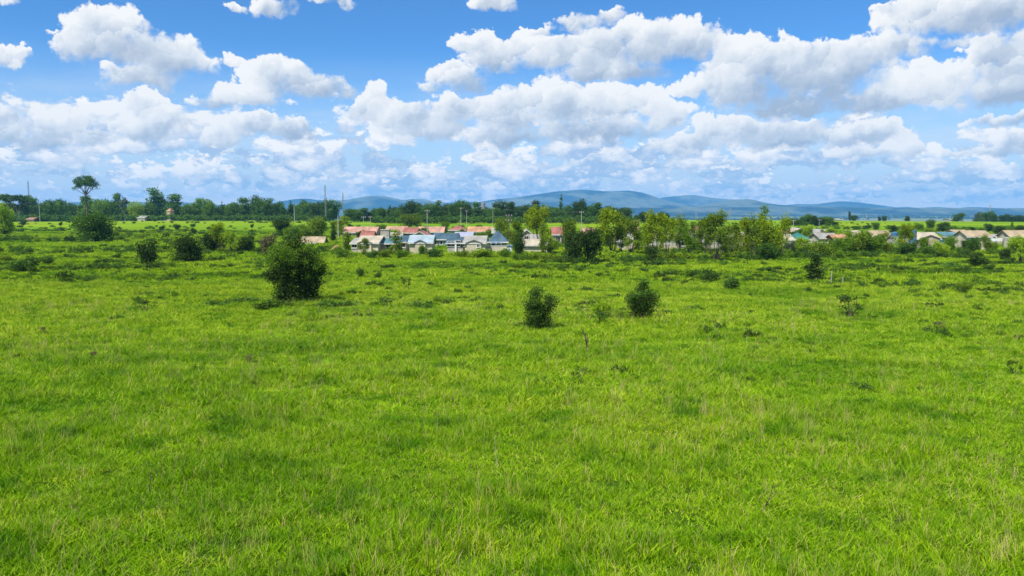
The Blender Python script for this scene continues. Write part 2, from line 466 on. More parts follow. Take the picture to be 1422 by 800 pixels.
# ------------------------------------------------------------------ instanced growth
def scatter(name, protos, pts, rot, scl, idx, shade, label, cat=None, group=None):
    """one 'stuff' object: a point cloud with clumps instanced on it"""
    me = bpy.data.meshes.new(name)
    me.vertices.add(len(pts)); me.vertices.foreach_set('co', np.asarray(pts, np.float32).ravel())
    for n, t, d in (('rot', 'FLOAT_VECTOR', rot), ('scl', 'FLOAT_VECTOR', scl), ('idx', 'INT', idx), ('shade', 'FLOAT', shade)):
        a = me.attributes.new(n, t, 'POINT')
        a.data.foreach_set('vector' if t == 'FLOAT_VECTOR' else 'value', np.asarray(d, np.int32 if t == 'INT' else np.float32).ravel())
    me.update()
    o = link(name, me)
    src = bpy.data.collections.new(name + '_clumps')
    for k, p in enumerate(protos):
        src.objects.link(bpy.data.objects.new('%s_clump_%02d' % (name, k), p))
    g = bpy.data.node_groups.new(name, 'GeometryNodeTree')
    g.interface.new_socket('Geometry', in_out='INPUT', socket_type='NodeSocketGeometry')
    g.interface.new_socket('Geometry', in_out='OUTPUT', socket_type='NodeSocketGeometry')
    N = g.nodes.new
    gi, go = N('NodeGroupInput'), N('NodeGroupOutput')
    ci = N('GeometryNodeCollectionInfo'); ci.inputs['Collection'].default_value = src
    ci.inputs['Separate Children'].default_value = True; ci.inputs['Reset Children'].default_value = True
    iop = N('GeometryNodeInstanceOnPoints'); iop.inputs['Pick Instance'].default_value = True
    m2p = N('GeometryNodeMeshToPoints')
    def na(n, t):
        x = N('GeometryNodeInputNamedAttribute'); x.data_type = t; x.inputs[0].default_value = n
        return [s for s in x.outputs if s.enabled][0]
    L = g.links.new
    e2r = N('FunctionNodeEulerToRotation')
    L(gi.outputs[0], m2p.inputs['Mesh']); L(m2p.outputs[0], iop.inputs['Points'])
    L(ci.outputs[0], iop.inputs['Instance'])
    L(na('idx', 'INT'), iop.inputs['Instance Index'])
    L(na('rot', 'FLOAT_VECTOR'), e2r.inputs[0]); L(e2r.outputs[0], iop.inputs['Rotation'])
    L(na('scl', 'FLOAT_VECTOR'), iop.inputs['Scale'])
    L(iop.outputs[0], go.inputs[0])
    md = o.modifiers.new('scatter', 'NODES'); md.node_group = g
    tag(o, label, cat, group, 'stuff')
    return o

def grass_clump(seed, n, rad, hmin, hmax, wid, mat, lean=0.5, seg=2, dry=0.06, spread=1.0):
    r = np.random.default_rng(seed)
    th = r.uniform(0, 6.283, n); rr = rad * np.sqrt(r.uniform(0, 1, n))
    base = np.stack([rr * np.cos(th), rr * np.sin(th), np.full(n, -0.03)], -1)
    h = r.uniform(hmin, hmax, n) * (1.1 - 0.35 * (rr / rad) ** 2)
    isdry = r.uniform(0, 1, n) < dry
    h = np.where(isdry, h * 1.5, h)
    la = r.uniform(0, 6.283, n)
    ln = lean * r.uniform(0.25, 1.0, n) * h * np.where(isdry, 0.5, 1)
    ld = np.stack([np.cos(la), np.sin(la), np.zeros(n)], -1)
    fa = r.uniform(0, 6.283, n)
    side = np.stack([np.cos(fa), np.sin(fa), np.zeros(n)], -1)
    w = wid * r.uniform(0.6, 1.3, n) * np.where(isdry, 0.55, 1)
    V = []; T = []
    tint = np.where(isdry, 1.0, np.clip(r.normal(0.26, 0.24, n), 0, 0.75))
    for k in range(seg + 1):
        t = k / seg
        c = base + ld * (ln * t ** 2)[:, None] + np.array([0, 0, 1.0]) * (h * (t - 0.18 * t * t))[:, None]
        ww = (w * (1 - 0.82 * t ** 1.5) * 0.5)[:, None]
        V += [c - side * ww, c + side * ww]; T += [tint, tint]
    V = np.stack(V, 1).reshape(-1, 3); T = np.stack(T, 1).reshape(-1)
    k = 2 * (seg + 1)
    b0 = np.arange(n)[:, None] * k
    F = np.concatenate([b0 + np.array([[2 * q, 2 * q + 1, 2 * q + 3, 2 * q + 2]]) for q in range(seg)], 0)
    return np_mesh('grass_clump', V, F, mat, tint=T)

def vnoise(x, y, s, seed):
    """value noise on arrays"""
    r = np.random.default_rng(seed); T = r.uniform(0, 1, (256, 256))
    x = x / s + 1000; y = y / s + 1000
    xi = np.floor(x).astype(int); yi = np.floor(y).astype(int); fx = x - xi; fy = y - yi
    fx = fx * fx * (3 - 2 * fx); fy = fy * fy * (3 - 2 * fy)
    g = lambda a, c: T[a % 256, c % 256]
    return (g(xi, yi) * (1 - fx) + g(xi + 1, yi) * fx) * (1 - fy) + (g(xi, yi + 1) * (1 - fx) + g(xi + 1, yi + 1) * fx) * fy
def fbm(x, y, s, seed, o=4):
    v = 0; a = 0.5
    for k in range(o): v = v + a * vnoise(x, y, s / 2 ** k, seed + k); a /= 2
    return v / (1 - 0.5 ** o)
def wedge(n, y0, y1, rng, margin=1.18, pad=3.0):
    """random points on the ground in front of the camera, uniform per square metre"""
    u = rng.uniform(0, 1, n); y = np.sqrt(y0 * y0 + u * (y1 * y1 - y0 * y0))
    x = rng.uniform(-1, 1, n) * (y * 0.6464 * margin + pad)
    return x, y
def wedge_area(y0, y1, margin=1.18): return 0.6464 * margin * (y1 * y1 - y0 * y0)

def build_grass():
    G = leaf_shader('grass_blades', (0.092, 0.226, 0.002), (0.245, 0.440, 0.006), (0.50, 0.44, 0.15), trans=0.22, patches=True, spec=0.03)
    protos = []
    for k in range(4): protos.append(grass_clump(10 + k, 30, 0.20, 0.12, 0.30, 0.026, G, 1.3, 2, 0.03))
    for k in range(2): protos.append(grass_clump(20 + k, 34, 0.20, 0.24, 0.46, 0.013, G, 0.7, 2, 0.12))
    for k in range(3): protos.append(grass_clump(30 + k, 56, 0.34, 0.14, 0.34, 0.034, G, 1.4, 2, 0.004))
    for k in range(2): pass
    for k in range(3): protos.append(grass_clump(40 + k, 90, 0.80, 0.14, 0.36, 0.062, G, 1.3, 2, 0.0))
    rng = np.random.default_rng(77)
    X = []; Y = []; I = []; S = []
    def add(y0, y1, dens, ids, probs, s0):
        n = int(wedge_area(y0, y1) * dens)
        x, y = wedge(n, y0, y1, rng)
        # bunchy growth: thin where the noise is low, taller where it is high
        q = 0.5 * fbm(x, y, 2.6, 3) + 0.5 * fbm(x, y, 0.9, 33, 2); q2 = fbm(x, y, 9.0, 9)
        keep = rng.uniform(0, 1, n) < np.clip(0.76 + 2.4 * (q - 0.45), 0.34, 1)
        x, y, q, q2 = x[keep], y[keep], q[keep], q2[keep]
        X.append(x); Y.append(y); I.append(rng.choice(ids, len(x), p=probs))
        S.append(s0 * (0.05 + 1.75 * q + 0.5 * (q2 - 0.4)) * rng.uniform(0.8, 1.25, len(x)))
    add(16, 34, 34, [0, 1, 2, 3, 4, 5], [.23, .23, .22, .22, .05, .05], 1.0)
    add(34, 52, 20, [0, 1, 2, 3, 6, 7, 8, 5], [.15, .15, .15, .15, .12, .12, .12, .04], 1.05)
    add(52, 95, 9.0, [6, 7, 8], [.34, .33, .33], 1.1)
    add(95, 150, 2.6, [9, 10, 11], [.34, .33, .33], 1.0)
    add(150, 300, 0.6, [9, 10, 11], [.34, .33, .33], 1.25)
    for k in range(3): protos.append(grass_clump(50 + k, 9, 0.16, 0.34, 0.62, 0.013, G, 0.55, 3, 1.0))
    for k in range(2): protos.append(grass_clump(60 + k, 60, 0.30, 0.34, 0.55, 0.024, G, 0.7, 2, 0.0))
    for k in range(2): protos.append(grass_clump(70 + k, 46, 0.42, 0.07, 0.16, 0.028, G, 1.6, 1, 0.01))
    for (y0, y1, dn) in ((16, 45, 9.0), (45, 80, 3.5)):
        nn = int(wedge_area(y0, y1) * dn); x, y = wedge(nn, y0, y1, rng)
        X.append(x); Y.append(y); I.append(rng.choice([17, 18], nn)); S.append(rng.uniform(.8, 1.3, nn))
    def tufts(n, y0, y1, ids, thr, lo, hi):
        x, y = wedge(n, y0, y1, rng); q = fbm(x, y, 7.0, 61); k = q > thr
        X.append(x[k]); Y.append(y[k]); I.append(rng.choice(ids, k.sum())); S.append(rng.uniform(lo, hi, k.sum()))
    tufts(5200, 16, 75, [12, 13, 14], 0.50, .6, 1.2)
    tufts(1500, 16, 95, [15, 16], 0.50, .7, 1.3)
    x = np.concatenate(X); y = np.concatenate(Y); i = np.concatenate(I); s = np.concatenate(S)
    n = len(x); z = gz(x, y)
    rot = np.stack([rng.normal(0, 0.10, n), rng.normal(0, 0.10, n), rng.uniform(0, 6.283, n)], -1)
    q3 = fbm(x * .7, y, 3.4, 91, 3)
    scl = np.stack([s, s, s * rng.uniform(0.75, 1.3, n) * np.clip(0.35 + 1.5 * q3, .5, 1.9)], -1)
    shade = np.clip(rng.normal(0.22, 0.30, n), 0, 1) * (0.4 + 1.2 * fbm(x, y, 3.0, 21))
    scatter('grass', protos, np.stack([x, y, z], -1), rot, scl, i, shade, 'bright green pasture grass with scattered dry stems covering the whole field')
    print('grass clumps', n)
build_grass()

# ------------------------------------------------------------------ plants
BARK = flat_mat('bark', (0.13, 0.10, 0.075), 0.3, 3.0, 0.9, 0.1, streak=(1, 1, 0.25))
BARK_PALE = flat_mat('pale_bark', (0.42, 0.38, 0.29), 0.25, 3.0, 0.85, 0.15, streak=(1, 1, 0.25))
TWIG = flat_mat('dead_wood', (0.085, 0.065, 0.05), 0.3, 6.0, 0.9, 0.1)
LEAF = {
 'dark':   leaf_shader('leaves_dark',   (0.014, 0.034, 0.005), (0.046, 0.092, 0.010), (0.125, 0.190, 0.028), 0.2, spec=0.08),
 'deep':   leaf_shader('leaves_deep',   (0.032, 0.085, 0.010), (0.078, 0.165, 0.018), (0.165, 0.275, 0.028), 0.28),
 'mid':    leaf_shader('leaves_mid',    (0.055, 0.125, 0.008), (0.125, 0.235, 0.012), (0.220, 0.330, 0.018), 0.3),
 'olive':  leaf_shader('leaves_olive',  (0.070, 0.130, 0.008), (0.150, 0.235, 0.012), (0.270, 0.340, 0.020), 0.3),
 'yellow': leaf_shader('leaves_yellow', (0.100, 0.185, 0.004), (0.230, 0.320, 0.006), (0.400, 0.430, 0.010), 0.35),
 'lime':   leaf_shader('leaves_lime',   (0.140, 0.250, 0.010), (0.260, 0.390, 0.016), (0.380, 0.480, 0.030), 0.32),
 'brown':  leaf_shader('leaves_brown',  (0.085, 0.075, 0.030), (0.17, 0.15, 0.06), (0.28, 0.26, 0.10), 0.2),
 'grey':   leaf_shader('leaves_grey',   (0.050, 0.080, 0.045), (0.105, 0.150, 0.085), (0.180, 0.215, 0.130), 0.2),
}
def leaf_cloud(seed, lobes, ntwig, per, leaf, mat, rt=0.3, core=0.55, flat=0.0, ztop=None, asp=0.55, zmin=None):
    """leaves in twig clumps spread through a set of ellipsoid lobes (cx,cy,cz,rx,ry,rz)"""
    r = np.random.default_rng(seed)
    L = np.asarray(lobes, float)
    wgt = (L[:, 3] * L[:, 4] * L[:, 5]) ** 0.72; wgt /= wgt.sum()
    k = r.choice(len(L), ntwig, p=wgt)
    d = r.normal(0, 1, (ntwig, 3)); d /= np.linalg.norm(d, axis=1)[:, None]
    # lumpy outline
    ph = r.uniform(0, 6.28, (3, 3))
    lump = 1 + 0.16 * np.sin(d @ np.array([4.1, 3.3, 5.2]) + ph[0, 0] + k) + 0.13 * np.sin(d @ np.array([-6.3, 7.1, 4.2]) + ph[0, 1] + 2 * k) + 0.07 * np.sin(d @ np.array([11., -9., 12.]) + ph[0, 2])
    rad = (core + (1 - core) * r.uniform(0, 1, ntwig) ** 0.6) * lump
    c = L[k, :3] + d * L[k, 3:] * rad[:, None]
    ttint = np.clip(r.normal(0.42, 0.17, ntwig), 0, 1)
    n = ntwig * per
    cc = np.repeat(c, per, 0); tt = np.repeat(ttint, per)
    off = r.normal(0, 1, (n, 3)) * rt; off[:, 2] *= 0.75
    cc = cc + off
    if zmin is not None: cc[:, 2] = np.maximum(cc[:, 2], zmin + r.uniform(0, 0.15, n))
    u = r.normal(0, 1, (n, 3)); u[:, 2] *= (1 - flat); u /= np.linalg.norm(u, axis=1)[:, None]
    w = r.normal(0, 1, (n, 3)); w[:, 2] *= (1 - flat); w -= u * (w * u).sum(1)[:, None]; w /= np.linalg.norm(w, axis=1)[:, None]
    s = leaf * r.uniform(0.6, 1.35, n)[:, None]
    V = np.stack([cc - u * s, cc - w * s * asp, cc + u * s, cc + w * s * asp], 1).reshape(-1, 3)
    F = np.arange(4 * n).reshape(-1, 4)
    T = np.repeat(np.clip(tt + r.normal(0, 0.14, n), 0, 1), 4)
    return np_mesh('foliage', V, F, mat, tint=T)

def tubes(paths, mat, sides=6, name='wood'):
    """paths: list of [(x,y,z,r),...]; every one a tapered round limb"""
    V = []; F = []
    for p in paths:
        b0 = len(V); p = [Vector(q) if False else q for q in p]
        for i, (x, y, z, rr) in enumerate(p):
            a = p[max(0, i - 1)]; c = p[min(len(p) - 1, i + 1)]
            t = Vector((c[0] - a[0], c[1] - a[1], c[2] - a[2])).normalized()
            u = t.orthogonal().normalized(); w = t.cross(u)
            for s in range(sides):
                q = s / sides * 2 * math.pi
                V.append(tuple(Vector((x, y, z)) + (u * math.cos(q) + w * math.sin(q)) * rr))
        for i in range(len(p) - 1):
            for s in range(sides):
                s2 = (s + 1) % sides
                F.append((b0 + i * sides + s, b0 + i * sides + s2, b0 + (i + 1) * sides + s2, b0 + (i + 1) * sides + s))
    return np_mesh(name, V, F, mat, smooth=True)
def limb(a, b, r0, r1, rng, n=4, bend=0.12):
    a = np.array(a, float); b = np.array(b, float); L = np.linalg.norm(b - a)
    out = []
    m = np.array([rng.uniform(-1, 1), rng.uniform(-1, 1), rng.uniform(-.3, .5)]) * L * bend
    for i in range(n + 1):
        t = i / n
        q = a * (1 - t) + b * t + m * math.sin(math.pi * t)
        out.append((q[0], q[1], q[2], r0 * (1 - t) + r1 * t))
    return out
def trunk_to(lobes, h0, r0, rng, mat, multi=1, sides=6):
    paths = []
    if multi == 1:
        paths.append(limb((0, 0, -0.3), (0.1 * rng.uniform(-1, 1), 0, h0), r0, r0 * 0.7, rng, 3, 0.03))
        st = paths[0][-1][:3]
        for L in lobes: paths.append(limb(st, L[:3], r0 * 0.5, r0 * 0.12, rng))
    else:
        for L in lobes:
            paths.append(limb((rng.uniform(-1, 1) * r0 * 2, rng.uniform(-1, 1) * r0 * 2, -0.2), L[:3], r0 * 0.6, r0 * 0.12, rng))
    return tubes(paths, mat, sides)

class Kind:
    """meshes of one kind of plant, at a nominal size, reused by every copy"""
    def __init__(self, crown, trunk, w, h):
        self.crown, self.trunk = crown, trunk
        a = np.empty(len(crown.vertices) * 3, np.float32); crown.vertices.foreach_get('co', a); a = a.reshape(-1, 3)
        self.h = float(np.percentile(a[:, 2], 99.3)); self.w = float(np.percentile(np.hypot(a[:, 0], a[:, 1]), 97)) * 1.9
def mk(kind, seed, leafmat, q=1.0):
    rng = random.Random(seed * 7 + 1); U = rng.uniform
    if kind == 'bushy':        # broad crowned far tree, 10 high 9 wide, leaves almost to the ground
        lobes = [(U(-2.4, 2.4), U(-2.2, 2.2), U(3.2, 7.6), U(1.5, 2.6), U(1.5, 2.6), U(1.4, 2.3)) for _ in range(11)]
        lobes += [(U(-3.2, 3.2), U(-2, 2), U(1.3, 3.0), 1.9, 1.7, 1.5) for _ in range(5)]
        return Kind(leaf_cloud(seed, lobes, int(520 * q), 11, 0.27, leafmat, 0.48, 0.5, 0.05), trunk_to(lobes[:6], 2.6, 0.32, rng, BARK), 9.0, 10.0)
    if kind == 'tall':         # narrow upright tree, 12 high 5 wide
        lobes = [(U(-.7, .7), U(-.7, .7), z, 1.9 - 1.2 * abs(z - 5.2) / 7 + U(-.3, .3), 1.6, U(1.1, 1.7)) for z in (2.0, 3.3, 4.6, 5.8, 7.0, 8.3, 9.6, 10.8)]
        return Kind(leaf_cloud(seed, lobes, int(330 * q), 11, 0.25, leafmat, 0.38, 0.45, 0.05), trunk_to(lobes[2:], 2.4, 0.26, rng, BARK), 5.0, 12.0)
    if kind == 'conifer':      # pointed, tiered
        lobes = [(U(-.15, .15), 0, z, (12.3 - z) * 0.23 + 0.15, (12.3 - z) * 0.23 + 0.15, 0.65) for z in np.linspace(1.8, 11.6, 11)]
        return Kind(leaf_cloud(seed, lobes, int(170 * q), 10, 0.30, leafmat, 0.28, 0.45, 0.4), trunk_to([lobes[-1], lobes[6]], 2.0, 0.22, rng, BARK), 5.0, 12.0)
    if kind == 'open':         # eucalyptus like: lower stem bare, clumps apart
        lobes = [(U(-2.6, 2.6), U(-2, 2), U(4.5, 9.2), U(1.0, 1.7), U(1.0, 1.6), U(.8, 1.3)) for _ in range(10)]
        return Kind(leaf_cloud(seed, lobes, int(300 * q), 11, 0.25, leafmat, 0.34, 0.45, 0.05), trunk_to(lobes, 3.0, 0.24, rng, BARK_PALE), 7.6, 10.0)
    if kind == 'feather':      # light upright tree of the village edge, 7 high 5 wide, see-through
        lobes = []
        for _ in range(13):
            a = U(0, 6.28); rr = U(0.4, 1.6)
            lobes.append((rr * math.cos(a), rr * math.sin(a), U(1.9, 6.0), U(.6, 1.0), U(.55, .95), U(.8, 1.3)))
        return Kind(leaf_cloud(seed, lobes, int(430 * q), 10, 0.14, leafmat, 0.27, 0.3, 0.0), trunk_to(lobes, 0.9, 0.10, rng, BARK, 3), 5.0, 7.0)
    if kind == 'column':       # slim upright
        lobes = [(U(-.35, .35), U(-.3, .3), z, U(.5, .85) * (1.15 - 0.09 * z), .6, .8) for z in (1.0, 1.8, 2.6, 3.4, 4.2, 5.0, 5.8, 6.4)]
        return Kind(leaf_cloud(seed, lobes, int(260 * q), 10, 0.13, leafmat, 0.22, 0.35, 0.0), trunk_to(lobes, 0.8, 0.08, rng, BARK, 2), 2.0, 7.0)
    if kind == 'roundtree':    # dense low crowned small tree, 5 high 5.5 wide
        lobes = [(U(-1.5, 1.5), U(-1.2, 1.2), U(1.3, 3.7), U(.9, 1.4), U(.9, 1.3), U(.8, 1.2)) for _ in range(10)]
        lobes += [(x, 0, .9, 1.0, .9, .85) for x in (-1.5, 0, 1.5)] + [(0, 0, 2.4, 1.6, 1.5, 1.5)]
        return Kind(leaf_cloud(seed, lobes, int(620 * q), 11, 0.13, leafmat, 0.26, 0.5, 0.1, zmin=0.0), trunk_to(lobes[:6], 1.2, 0.14, rng, BARK, 3), 5.4, 5.0)
    if kind == 'shrub':        # low bush leafy to the ground, 2 high 2.6 wide
        lobes = [(U(-.8, .8), U(-.6, .6), U(.5, 1.35), U(.4, .65), U(.4, .6), U(.35, .6)) for _ in range(9)] + [(0, 0, .75, .9, .7, .6)]
        return Kind(leaf_cloud(seed, lobes, int(300 * q), 10, 0.075, leafmat, 0.13, 0.4, 0.1, zmin=0.0), trunk_to(lobes[:6], .4, 0.05, rng, BARK, 3, 5), 2.6, 2.0)
    if kind == 'low':          # spreading mat of weeds and seedlings, .6 high 2.4 wide
        lobes = [(U(-.9, .9), U(-.5, .5), U(.12, .34), U(.25, .5), U(.25, .45), U(.12, .22)) for _ in range(8)]
        return Kind(leaf_cloud(seed, lobes, int(80 * q), 9, 0.065, leafmat, 0.09, 0.3, 0.3, zmin=0.0), trunk_to(lobes[:4], .1, 0.02, rng, BARK, 3, 4), 2.4, .6)
    if kind == 'hedge':        # piece of unclipped hedge, 6 wide 1.6 high
        lobes = [(x + U(-.3, .3), U(-.4, .4), U(.5, 1.0), U(.5, .8), .6, U(.35, .6)) for x in np.linspace(-2.6, 2.6, 9)]
        return Kind(leaf_cloud(seed, lobes, int(300 * q), 10, 0.11, leafmat, 0.17, 0.4, 0.1, zmin=0.0), trunk_to(lobes, .3, 0.05, rng, BARK, 9, 4), 6.0, 1.6)
    if kind == 'bare':         # sapling with few leaves: stems show
        lobes = [(U(-.8, .8), U(-.4, .4), U(.7, 1.5), U(.25, .45), .3, U(.15, .28)) for _ in range(7)]
        return Kind(leaf_cloud(seed, lobes, int(60 * q), 7, 0.07, leafmat, 0.10, 0.3, 0.1), trunk_to(lobes, .35, 0.05, rng, TWIG, 3, 5), 2.2, 1.8)
KINDS = {}
def kind(k, colour, var):
    key = (k, colour, var)
    if key not in KINDS: KINDS[key] = mk(k, 100 + 13 * var + len(k) * 5, LEAF[colour])
    return KINDS[key]
ORD = ['leftmost', 'second', 'third', 'fourth', 'fifth', 'sixth', 'seventh', 'eighth', 'ninth', 'tenth', 'eleventh', 'twelfth', 'thirteenth', 'fourteenth',
       'fifteenth', 'sixteenth', 'seventeenth', 'eighteenth', 'nineteenth', 'twentieth', 'twenty-first', 'twenty-second', 'twenty-third', 'twenty-fourth',
       'twenty-fifth', 'twenty-sixth', 'twenty-seventh', 'twenty-eighth', 'twenty-ninth', 'thirtieth']
prs = random.Random(99)
def plant(k, colour, px, top, base, wpx, label, group=None, Yd=None, var=None, name=None, cat=None, rz=None):
    """stand a plant on the ground at the column px, its foot at row base (or at depth Yd), its top at row top, wpx wide"""
    p = gpt(px, base) if Yd is None else dpt(px, Yd)
    K = kind(k, colour, prs.randrange(3) if var is None else var)
    h = z_at(top, p.y) - p.z
    w = wpx * p.y / (FPX * math.cos(PITCH)) * 1.0
    low = k in ('shrub', 'low', 'hedge', 'bare')
    nm = name or ('shrub' if low else 'tree')
    root = empty(nm, p, prs.uniform(-0.5, 0.5) if (rz is None and k == 'hedge') else (prs.uniform(0, 6.28) if rz is None else rz))
    sx = w / K.w; sz = h / K.h
    root.scale = (sx, sx, sz)
    if k == 'hedge': root.rotation_euler[2] = 0; root.scale[2] = sz * 0.8; root.scale[1] = min(sx, sz * 1.4)
    tag(root, label, cat or ('shrub' if low else 'tree'), group)
    link('trunk' if not low else 'stem', K.trunk, root); link('crown' if not low else 'foliage', K.crown, root)
    return root
def row(items, what, where, group, seq_words=True):
    """items sorted left to right get labels like 'third bushy dark tree from the left, in the far tree line ...'"""
    items = sorted(items, key=lambda t: t[2])
    for i, it in enumerate(items):
        k, c, px, top, base, w = it[:6]; Yd = it[6] if len(it) > 6 else None
        adj = what(k, c)
        for _k in range(3):
          o = ('%s %s from the left %s, %s' % (ORD[i], adj[0], where, adj[1])) if i else 'leftmost %s %s, %s' % (adj[0], where, adj[1])
          if len(o.replace('-', ' ').split()) <= 16: break
          adj = (adj[0], adj[1].split(',')[0]) if _k == 0 else (adj[0], '')
        o = o.strip(' ,')
        plant(k, c, px, top, base, w, o, group, Yd)
LOOK = {'bushy': 'bushy', 'tall': 'tall narrow', 'conifer': 'pointed', 'open': 'open crowned', 'feather': 'feathery', 'column': 'slim upright',
        'roundtree': 'round crowned', 'shrub': 'low', 'low': 'spreading', 'hedge': 'hedge', 'bare': 'sparse'}
CLOOK = {'dark': 'dark', 'deep': 'deep green', 'mid': 'green', 'olive': 'olive green', 'yellow': 'yellow green', 'lime': 'bright green', 'brown': 'brownish', 'grey': 'grey green'}
def tree_word(k, c): return 'tree', '%s, %s' % (LOOK[k], CLOOK[c])
def shrub_word(k, c): return 'shrub (%s, %s)' % (LOOK[k], CLOOK[c])

# --- the large dark bush in the left half and the two in the middle ground
def big_bush():
    p = gpt(411, 422); s = p.y / FPX
    rng = random.Random(3)
    W, H = 82 * s, 92 * s
    lobes = []
    for (u, v, a, c) in ((-.14, .26, .24, .22), (.02, .20, .28, .22), (.18, .26, .22, .22), (-.24, .48, .20, .17), (.0, .48, .28, .20), (.25, .50, .20, .17),
                         (-.20, .66, .17, .14), (.04, .72, .22, .15), (.22, .70, .15, .12), (-.02, .88, .11, .08), (-.12, .84, .09, .09), (-.20, .09, .15, .10), (.12, .08, .20, .10), (.36, .52, .10, .10), (-.36, .42, .09, .10), (.30, .30, .12, .10), (.10, .90, .07, .06)):
        for dy in (-.12, .16):
            lobes.append((u * W * 1.04, dy * W + rng.uniform(-.4, .4), v * H + rng.uniform(-.2, .2), a * W * .60 * rng.uniform(.7, 1.2), a * W * .6, c * H * .70 * rng.uniform(.7, 1.2)))
    root = empty('bush', p); tag(root, 'large dark leafy bush standing alone left of centre in the pasture, below the village', 'bush')
    link('stems', trunk_to(lobes[:16], 1, 0.16, rng, BARK, 2), root)
    link('foliage', leaf_cloud(4, lobes, 2700, 13, 0.095, LEAF['dark'], 0.30, 0.35, 0.1, zmin=0.0), root)
    # long twigs that break the outline
    tw = []
    for _ in range(90):
        a = rng.uniform(0, 6.28); e = rng.uniform(0.1, 1.2)
        q = (math.cos(a) * W * .34 * math.cos(e * .7), math.sin(a) * W * .36, H * (.35 + .45 * math.sin(e)))
        ex = rng.uniform(1.15, 1.5); e2 = (q[0] * ex, q[1] * ex, q[2] + H * rng.uniform(-.02, .14))
        tw.append(limb(q, e2, .03, .01, rng, 3))
    tag(link('twig', tubes(tw, TWIG, 4), root), kind='stuff')
    tl = [(t[-1][0], t[-1][1], t[-1][2], .25, .25, .3) for t in tw]
    tag(link('shoot', leaf_cloud(8, tl, 900, 8, 0.08, LEAF['mid'], 0.24, .2, 0, asp=.4), root), kind='stuff')
big_bush()
def mid_bush(px, base, wpx, hpx, spec, seed, label):
    p = gpt(px, base); s = p.y / FPX; rng = random.Random(seed)
    W, H = wpx * s, hpx * s
    lobes = [(u * W * 1.1, rng.uniform(-.15, .15) * W, v * H, a * W * rng.uniform(.55, .9), a * W * .8, c * H * rng.uniform(.6, .95)) for (u, v, a, c) in spec]
    root = empty('bush', p); tag(root, label, 'bush', 'solitary dark bushes in the pasture')
    link('stems', trunk_to(lobes, 1, 0.09, rng, TWIG, 2), root)
    link('foliage', leaf_cloud(seed, lobes, 540, 11, 0.060, LEAF['dark'], 0.20, 0.25, 0.1, zmin=0.0), root)
    tw = []
    for _ in range(48):
        L = lobes[rng.randrange(len(lobes))]
        a = rng.uniform(0, 6.28)
        q = (L[0], L[1], L[2]); e = (L[0] + math.cos(a) * L[3] * rng.uniform(1.1, 1.8), L[1] + math.sin(a) * L[4], L[2] + L[5] * rng.uniform(.2, 1.5))
        tw.append(limb(q, e, .022, .008, rng, 3))
    tag(link('twig', tubes(tw, TWIG, 4), root), kind='stuff')
    tag(link('shoot', leaf_cloud(seed + 1, [(t[-1][0], t[-1][1], max(.2, t[-1][2]), .14, .14, .18) for t in tw], 420, 8, 0.055, LEAF['deep'], 0.18, .2), root), kind='stuff')
mid_bush(747, 460, 52, 62, ((-.15, .25, .26, .22), (.18, .22, .24, .20), (-.12, .55, .22, .20), (.20, .52, .22, .20), (-.05, .78, .12, .14), (-.36, .06, .18, .06), (.02, .40, .26, .22), (.33, .66, .10, .10), (-.0, .92, .05, .06)), 31,
         'ragged dark bush with a peaked top in mid field, left of the round one')
mid_bush(889, 447, 52, 53, ((-.08, .28, .28, .24), (.16, .30, .24, .24), (-.20, .58, .24, .22), (.14, .62, .26, .22), (.0, .80, .16, .12), (.34, .55, .16, .18), (.06, .94, .05, .06), (.0, .45, .3, .25)), 47,
         'rounded dark bush in mid field, right of the peaked one')
